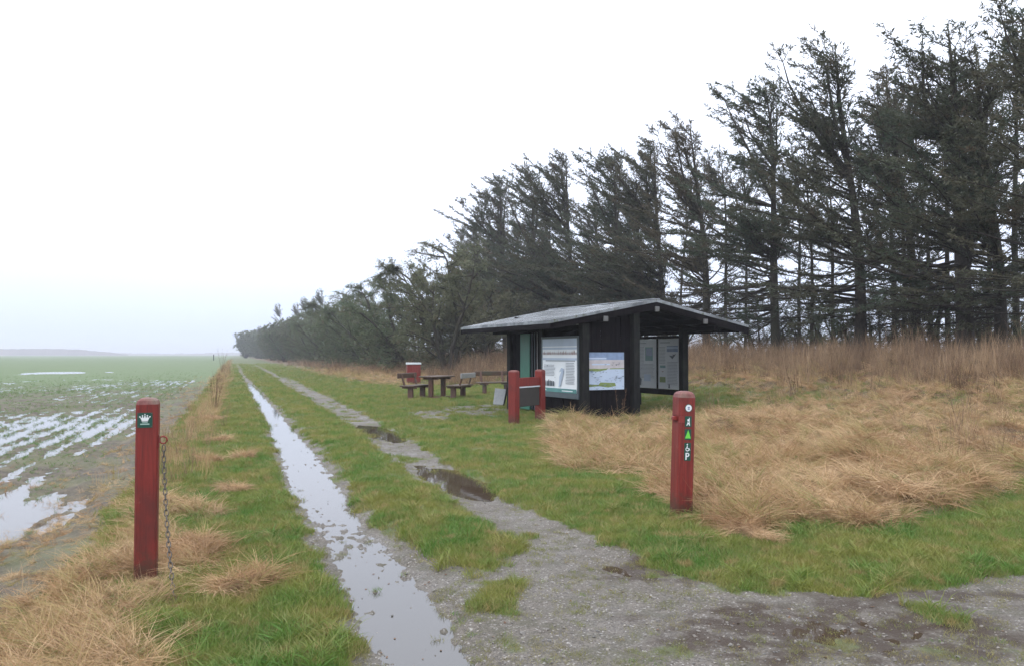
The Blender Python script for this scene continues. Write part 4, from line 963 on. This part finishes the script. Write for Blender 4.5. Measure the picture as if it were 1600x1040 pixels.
# short green grass
gp = [proto('grass_form', tuft(100 + i, 34, .075, .035, .085, .0045, .7, .9, 2, 'grass')) for i in range(5)] + [proto('grass_form_yellow', tuft(110 + i, 30, .08, .03, .07, .0045, .9, 1.1, 2, 'grassy')) for i in range(3)]
x, y, r = polar(200000, 2.4, 130); mk = masks(x, y); s, grav, dry, fm = mk[:4]
lush = fbm(x * .9, y * .9, 61)
gg = np.clip(grav + mk[5] * .25, 0, 1); pr = np.maximum(1 - ss(.15, .8, gg), .16 * (gg < .99) * (fbm(x * 3, y * 3, 64) > -.15)) * (1 - .72 * dry) * (fm < .5) * (s < 24); ok = RG.rand(len(x)) < pr * .95
ok |= (RG.rand(len(x)) < .10) & (grav > .5) & (fbm(x * 2, y * 2, 63) > .12) & (y > 3.0) & (fm < .3)
x, y, r, lush, grav = x[ok], y[ok], r[ok], lush[ok], grav[ok]; z = height(x, y); ok = ~((rutL(x, y) > .25) & (z < PL_W + .004)); x, y, r, z, lush, grav = x[ok], y[ok], r[ok], z[ok], lush[ok], grav[ok]
sc = (.85 + .3 * RG.rand(len(x)) + .55 * np.clip(lush, -.3, 1)) * (1 + np.clip((r - 9) / 22, 0, 2.2)) * (1 - .5 * ss(.1, .6, grav)); yel = (RG.rand(len(x)) < .12 + .75 * ss(.12, .5, grav) + .35 * ss(.0, .6, fbm(x * .7, y * .7, 66))); sc3 = np.stack([sc, sc, sc * (1 - .45 * ss(12, 60, r))], 1)
scatter('green_grass', np.stack([x, y, z - .004], 1), rots(len(x)), sc3, np.where(yel, RG.randint(5, 8, len(x)), RG.randint(0, 5, len(x))), gp, 'short wet green grass on the verges and between the wheel ruts', 'grass')
# longer dark green tufts
gp2 = [proto('grass_tuft_form', tuft(120 + i, 40, .06, .10, .22, .006, .8, 1.3, 3, 'grass', droop=.5)) for i in range(4)]
x, y, r = polar(26000, 2.6, 60); mk = masks(x, y); s, grav, dry, fm = mk[:4]
ok = (RG.rand(len(x)) < .5 * (1 - ss(.1, .5, grav)) * ss(.05, .5, fbm(x * 1.3, y * 1.3, 71) + .25 * (dry < .3))) & (fm < .4)
x, y, r = x[ok], y[ok], r[ok]; sc = RG.uniform(.45, 1.0, len(x)) * (1 + np.clip((r - 14) / 40, 0, 1))
scatter('long_green_grass', np.stack([x, y, height(x, y)], 1), rots(len(x), .2), sc, RG.randint(0, 4, len(x)), gp2, 'longer green grass tufts growing among the short grass', 'grass')
# dry matted grass
dp = [proto('dry_grass_form', tuft(140 + i, 46, .13, .20, .50, .006, 2.4, 2.2, 4, ('dry', 'dry', 'dry2')[i % 3], comb=(.35, 0), droop=1.3)) for i in range(6)]
x, y, r = polar(90000, 2.4, 75); mk = masks(x, y); s, grav, dry, fm = mk[:4]
ok = (RG.rand(len(x)) < dry * .9 * (s < 20)) ; x, y, r, s = x[ok], y[ok], r[ok], s[ok]
flow = fbm(x * .45, y * .45, 77) * 4 + 2.6; rot = rots(len(x), .42); rot[:, 2] = flow + RG.normal(size=len(x)) * 1.0
clear = np.hypot(x - lp.location.x, y - lp.location.y + .15) < .30; left = s < 2.5; sc = RG.uniform(.55, 1.15, len(x)) * np.where(left, .62, 1.0) * (1 + .4 * np.clip(fbm(x * .9, y * .9, 78), -1, 1)) * (1 + np.clip((r - 18) / 50, 0, .8)) * np.where(clear, .42, 1)
okb = ~((np.abs(x - rpst.location.x) < .16) & (y < rpst.location.y + .1) & (y > rpst.location.y - .55)); x, y, sc, rot = x[okb], y[okb], sc[okb], rot[okb]
scatter('dry_matted_grass', np.stack([x, y, height(x, y) - .01], 1), rot, sc, RG.randint(0, 6, len(x)), dp, 'pale dry matted long grass on the mound and verge', 'grass')
# tussocks
tp_ = [proto('tussock_form', tuft(160 + i, 120, .11, .20, .42, .006, 1.1, 2.4, 4, 'dry', droop=1.4)) for i in range(3)]
P = []; S = []
for (a, b, r_) in TUSS + [(1065, 812, .05), (1150, 835, .1), (1185, 845, .08), (235, 915, .04), (262, 952, .05), (350, 930, .1), (950, 700, .2), (1000, 690, .2), (900, 705, .2)]:
    cx, cy = G(a, b)
    for k_ in range(int(3 + r_ * 26)):
        P.append((cx + RG.normal() * r_ * .5, cy + RG.normal() * r_ * .5)); S.append(.42 + .9 * r_ + RG.rand() * .25 if r_ > .07 else .33)
for k_ in range(420):
    px_r = RG.uniform(1080, 1750); py_r = RG.uniform(640, 800); g_ = G(px_r, py_r)
    if sdf(np.array([g_[0]]), np.array([g_[1]]), DRYR)[0] > .1: P.append(g_); S.append(RG.uniform(.55, 1.4))
P = np.array(P); scatter('grass_tussocks', np.stack([P[:, 0], P[:, 1], height(P[:, 0], P[:, 1])], 1), rots(len(P), .2), np.array(S), RG.randint(0, 3, len(P)), tp_, 'straw coloured tussocks hanging over the green grass', 'grass')
# tall brown stems in front of the trees
def stems(seed, n, h0, h1, mat):
    return tuft(seed, n, .22, h0, h1, .010, .22, .25, 3, mat)
rpz = [proto('stem_form', stems(180 + i, 26, .5, 1.15, 'reed')) for i in range(5)]
x, y, r = polar(64000, 9, 230, -24, 42); s = x + K * y; d_ = fbm(x * .25, y * .25, 81)
pr = .05 * ss(8.5, 11, s) * (fbm(x * .8, y * .8, 85) > .1) * (x > 2) * (1 - ss(14, 16, s)) + ss(15.0, 18.2, s + d_ * 1.6) * (1 - ss(25, 29, s)) * (x > 2.0 - .3 * (y - 20)) * (y > 13) + (y > 36) * ss(9.0, 12.5, s + d_ * 2) * (1 - ss(22, 26, s)) + (y > 45) * .25 * ss(6.8, 8.5, s + d_) * (1 - ss(12, 14, s))
inside = sdf(x, y, np.array([(.9, 17.0), (6.0, 19.5), (3.8, 24.2), (-1.6, 21.5)])) > -.4
ok = (RG.rand(len(x)) < np.clip(pr, 0, 1) * (.35 + .5 * ss(-.2, .4, fbm(x * .7, y * .7, 84)))) & ~inside; x, y, r, s = x[ok], y[ok], r[ok], s[ok]
sc = RG.uniform(.40, 1.05, len(x)) * (1 + .6 * fbm(x * .6, y * .6, 83)) * np.where(RG.rand(len(x)) < .05, 1.45, 1); w3 = sc * (1 + np.clip((r - 25) / 60, 0, 2)); z3 = sc * np.where((y > 38) & (s > 12) & (r < 75), 1.35, 1.0)
scatter('tall_brown_stems', np.stack([x, y, height(x, y) - .03], 1), rots(len(x), .10), np.stack([w3, w3, z3], 1), RG.randint(0, 5, len(x)), rpz, 'tall reddish brown dead stems and reeds below the trees', 'undergrowth')
# dry stalks along the field edge
x = []; y = []
yy_ = np.exp(RG.uniform(math.log(9), math.log(190), 800)); ss_ = -.75 + RG.normal(size=len(yy_)) * .28; xx = ss_ - K * yy_
keep = fbm(yy_ * .35, yy_ * .01, 91) > -.15; xx, yy_ = xx[keep], yy_[keep]
sc = RG.uniform(.15, .42, len(xx)) * (1 + .6 * np.clip(fbm(yy_ * .6, yy_ * .02, 92), 0, 1)) * (1 + np.clip((yy_ - 25) / 60, 0, .8)); scatter('field_edge_stalks', np.stack([xx, yy_, height(xx, yy_) - .02], 1), rots(len(xx), .15), sc, RG.randint(0, 5, len(xx)), rpz[:3] and [proto('edge_stem_form', stems(190 + i, 22, .4, 1.0, ('dry', 'reed', 'dry2')[i % 3])) for i in range(5)], 'dry upright grass stalks along the edge of the field', 'grass')
# wheat sprouts in rows
wp = [proto('sprout_form', tuft(200 + i, 9, .03, .03, .075, .0045, .9, .8, 2, 'sprout')) for i in range(3)]
x, y, r = polar(120000, 4.0, 85, -42, 2); s = x + K * y; s2 = np.round(s / .115) * .115 + RG.normal(size=len(s)) * .012; x = x + (s2 - s); s = s2; z = height(x, y)
grow = ss(-1.6, -3.2, s) * np.clip(.30 + .9 * fbm(x * .2, y * .12, 93) + .5 * ss(10, 40, y), .03, 1)
ok = (s < -1.5) & (RG.rand(len(x)) < grow * (1 - .95 * ss(24, 75, r))) & (z > FIELD_W - .02); x, y, r, z = x[ok], y[ok], r[ok], z[ok]; sc = RG.uniform(.6, 1.2, len(x)) * (1 + np.clip((r - 10) / 40, 0, .7))
scatter('wheat_sprouts', np.stack([x, y, z], 1), rots(len(x)), sc, RG.randint(0, 3, len(x)), wp, 'thin rows of green winter wheat sprouts in the flooded field', 'crop')
# straw and stubble on the bare headland between field and verge
x, y, r = polar(60000, 3.2, 60, -42, 0); s = x + K * y
pr = ss(-3.4, -2.0, s) * (1 - ss(-1.1, -.8, s)) * ss(-.15, .5, fbm(x * 1.1, y * 1.1, 95) + .25 * ss(-2.0, -1.2, s)); ok = RG.rand(len(x)) < pr * .55; x, y, r = x[ok], y[ok], r[ok]
scatter('straw_litter', np.stack([x, y, height(x, y) - .006], 1), rots(len(x), .5), RG.uniform(.10, .34, len(x)) * (1 + np.clip((r - 12) / 40, 0, .8)), RG.randint(0, 6, len(x)), dp, 'flattened straw and dead grass on the bare soil beside the verge', 'straw')
# loose stones on the track
def pebble(seed, mat):
    rng = np.random.RandomState(seed); V = []
    for z_, r_ in ((-.4, .7), (.1, 1.0), (.45, .6)):
        for k_ in range(5): a = 2 * math.pi * k_ / 5 + rng.rand() * .5; V.append((r_ * math.cos(a) * rng.uniform(.8, 1.15), r_ * math.sin(a) * rng.uniform(.7, 1.0), z_ * rng.uniform(.8, 1.1)))
    V.append((0, 0, .6)); o = MB(); fs = []
    for i in range(2):
        for k_ in range(5): fs.append((i * 5 + k_, i * 5 + (k_ + 1) % 5, (i + 1) * 5 + (k_ + 1) % 5, (i + 1) * 5 + k_))
    fs += [(10 + k_, 10 + (k_ + 1) % 5, 15) for k_ in range(5)]; o.add(V, fs); return o.mesh('pebble', mat)
M['stone'] = leaf_mat('pebbles', (.11, .105, .10), (.16, .14, .12), (.27, .24, .20), .4, 3, .5, 0, 30)
x, y, r = polar(26000, 2.6, 16, -32, 42); mk = masks(x, y); ok = (mk[1] > .55) & (RG.rand(len(x)) < .75); x, y = x[ok], y[ok]
scatter('gravel_stones', np.stack([x, y, height(x, y) + .001], 1), rots(len(x), .3), RG.gamma(2.0, .0018, len(x)) + .0022, RG.randint(0, 4, len(x)), [proto('pebble_form', pebble(i, M['stone'])) for i in range(4)], 'loose wet stones lying on the gravel track', 'gravel')
def leaf_form(seed):
    rng = random.Random(seed); o = MB(); pts = [(0, -.5, 0), (.32, -.2, .08), (.30, .25, .05), (0, .55, .12), (-.30, .22, .1), (-.33, -.22, .02)]
    o.add([(x * rng.uniform(.7, 1.1), y, z * rng.uniform(.5, 2)) for x, y, z in pts] + [(0, 0, 0)], [(i, (i + 1) % 6, 6) for i in range(6)]); return o.mesh('leaf', M['weed'])
x, y, r = polar(2600, 2.6, 16, -25, 42); mk = masks(x, y); ok = (mk[1] > .4) & (RG.rand(len(x)) < .55 * ss(-.3, .5, fbm(x * .8, y * .8, 97))); x, y = x[ok], y[ok]
zl = np.maximum(height(x, y), np.where(rutL(x, y) > .05, PL_W, -9)) + .002
scatter('fallen_leaves', np.stack([x, y, zl], 1), rots(len(x), .12), RG.uniform(.010, .026, len(x)), RG.randint(0, 3, len(x)), [proto('leaf_form', leaf_form(i)) for i in range(3)], 'small dead leaves scattered on the track and floating in the rut', 'leaves')
# far woodland along the track: one mass in the haze
Pw = []; Sw = []
for k_ in range(64):
    y = math.exp(RG.uniform(math.log(135), math.log(345))); s_ = RG.uniform(9.5, 24) if y < 260 else RG.uniform(8, 18); Pw.append((s_ - K * y, y)); hh = 1.22 if y < 190 else 1.12; Sw.append((1.1, 1.1, hh * RG.uniform(.85, 1.1)))
Pw = np.array(Pw); far_shrub = shrub_meshes(41, 8.5, 1.0, .45, leafsz=2.2); fv = []
def join(ms, mats):
    o = bpy.data.meshes.new('far_tree'); vs = []; fs = []; mi = []; b = 0
    for k_, m in enumerate(ms):
        v = np.empty(len(m.vertices) * 3, np.float32); m.vertices.foreach_get('co', v); v = v.reshape(-1, 3); vs.append(v); m.calc_loop_triangles()
        t = np.empty(len(m.loop_triangles) * 3, np.int32); m.loop_triangles.foreach_get('vertices', t); t = t.reshape(-1, 3); fs.append(t + b); mi += [k_] * len(t); b += len(v)
    return me_arr('far_tree', np.concatenate(vs), np.concatenate(fs), mats, mi)
fp = [proto('far_tree_form', join(far_shrub, [M['barkb'], M['barkb'], M['shrubleaf']])), proto('far_tree_form', join(SP[4], [M['bark'], M['bark'], M['needle']]))]
ix = (RG.rand(len(Pw)) < .3).astype(int); Sw = np.array(Sw); Sw[ix == 1] *= .8
scatter('distant_woodland', np.stack([Pw[:, 0], Pw[:, 1], height(Pw[:, 0], Pw[:, 1]) - .1], 1), np.stack([np.zeros(len(Pw)), np.zeros(len(Pw)), RG.uniform(-.5, .5, len(Pw))], 1), Sw, ix, fp, 'far part of the tree belt fading into haze', 'woodland')

# dead weeds: dark docks at the field edge and before the shelter
def weed(px, py, h_, n_, label):
    c = G(px, py); r = random.Random(int(px)); z0 = float(height(*c)); o = MB()
    for i in range(n_):
        a = r.uniform(0, 6.28); sp = r.uniform(.05, .28); b = (r.uniform(-.05, .05), r.uniform(-.05, .05)); hh = h_ * r.uniform(.6, 1.05)
        pts = [(b[0], b[1], -.02)] + [(b[0] + math.cos(a) * sp * t * hh, b[1] + math.sin(a) * sp * t * hh, hh * t) for t in (.3, .6, .85, 1)]
        o.tube(pts, [.005, .004, .0035, .003, .0015], 4, cap=False)
        for k_ in range(14):
            t = r.uniform(.55, 1.0); p = Vector((b[0] + math.cos(a) * sp * t * hh, b[1] + math.sin(a) * sp * t * hh, hh * t)); d = Vector((r.uniform(-1, 1), r.uniform(-1, 1), r.uniform(.3, 1.2))).normalized() * r.uniform(.03, .08)
            s_ = d.cross(Vector((r.random(), r.random(), r.random()))).normalized() * .007; o.add([p - s_, p + s_, p + d], [(0, 1, 2)])
    w_ = o.build('dead_weed', M['weed']); w_.location = (c[0], c[1], z0); tag(w_, label, 'plant'); return w_
weed(336, 640, 1.0, 9, 'tall dead weed clump at the field edge, beyond the crown plaque post')
weed(346, 583, 2.0, 12, 'dark brown dead weed patch at the field edge, the farther of the two')
weed(1245, 647, .9, 5, 'lone dark weed stalk standing on the mound right of the shelter')
weed(970, 658, .75, 4, 'thin dead weed stalks in front of the shelter wall')
c = G(341, 562); MB().box(-.09, -.09, -.2, .09, .09, 1.5, bev=.02).build('marker_post', M['tarpost']).location = (c[0] - 1.2, c[1], -.05)
tag(bpy.data.objects['marker_post'], 'small dark marker post far away at the end of the field edge', 'post')

# ------------------------------------------------------------------ haze
hz = MB(); hz.box(-3300, -2600, -1.3, 3300, 2600, 19.0)
hm = bpy.data.materials.new('haze'); hm.use_nodes = True; t = hm.node_tree; t.nodes.clear()
ou = t.nodes.new('ShaderNodeOutputMaterial'); pv = t.nodes.new('ShaderNodeVolumePrincipled'); pv.inputs['Color'].default_value = (.91, .94, 1.0, 1)
pv.inputs['Density'].default_value = HAZE_DENSITY; t.links.new(pv.outputs[0], ou.inputs['Volume'])
ho = hz.build('haze', hm); tag(ho, kind='stuff')
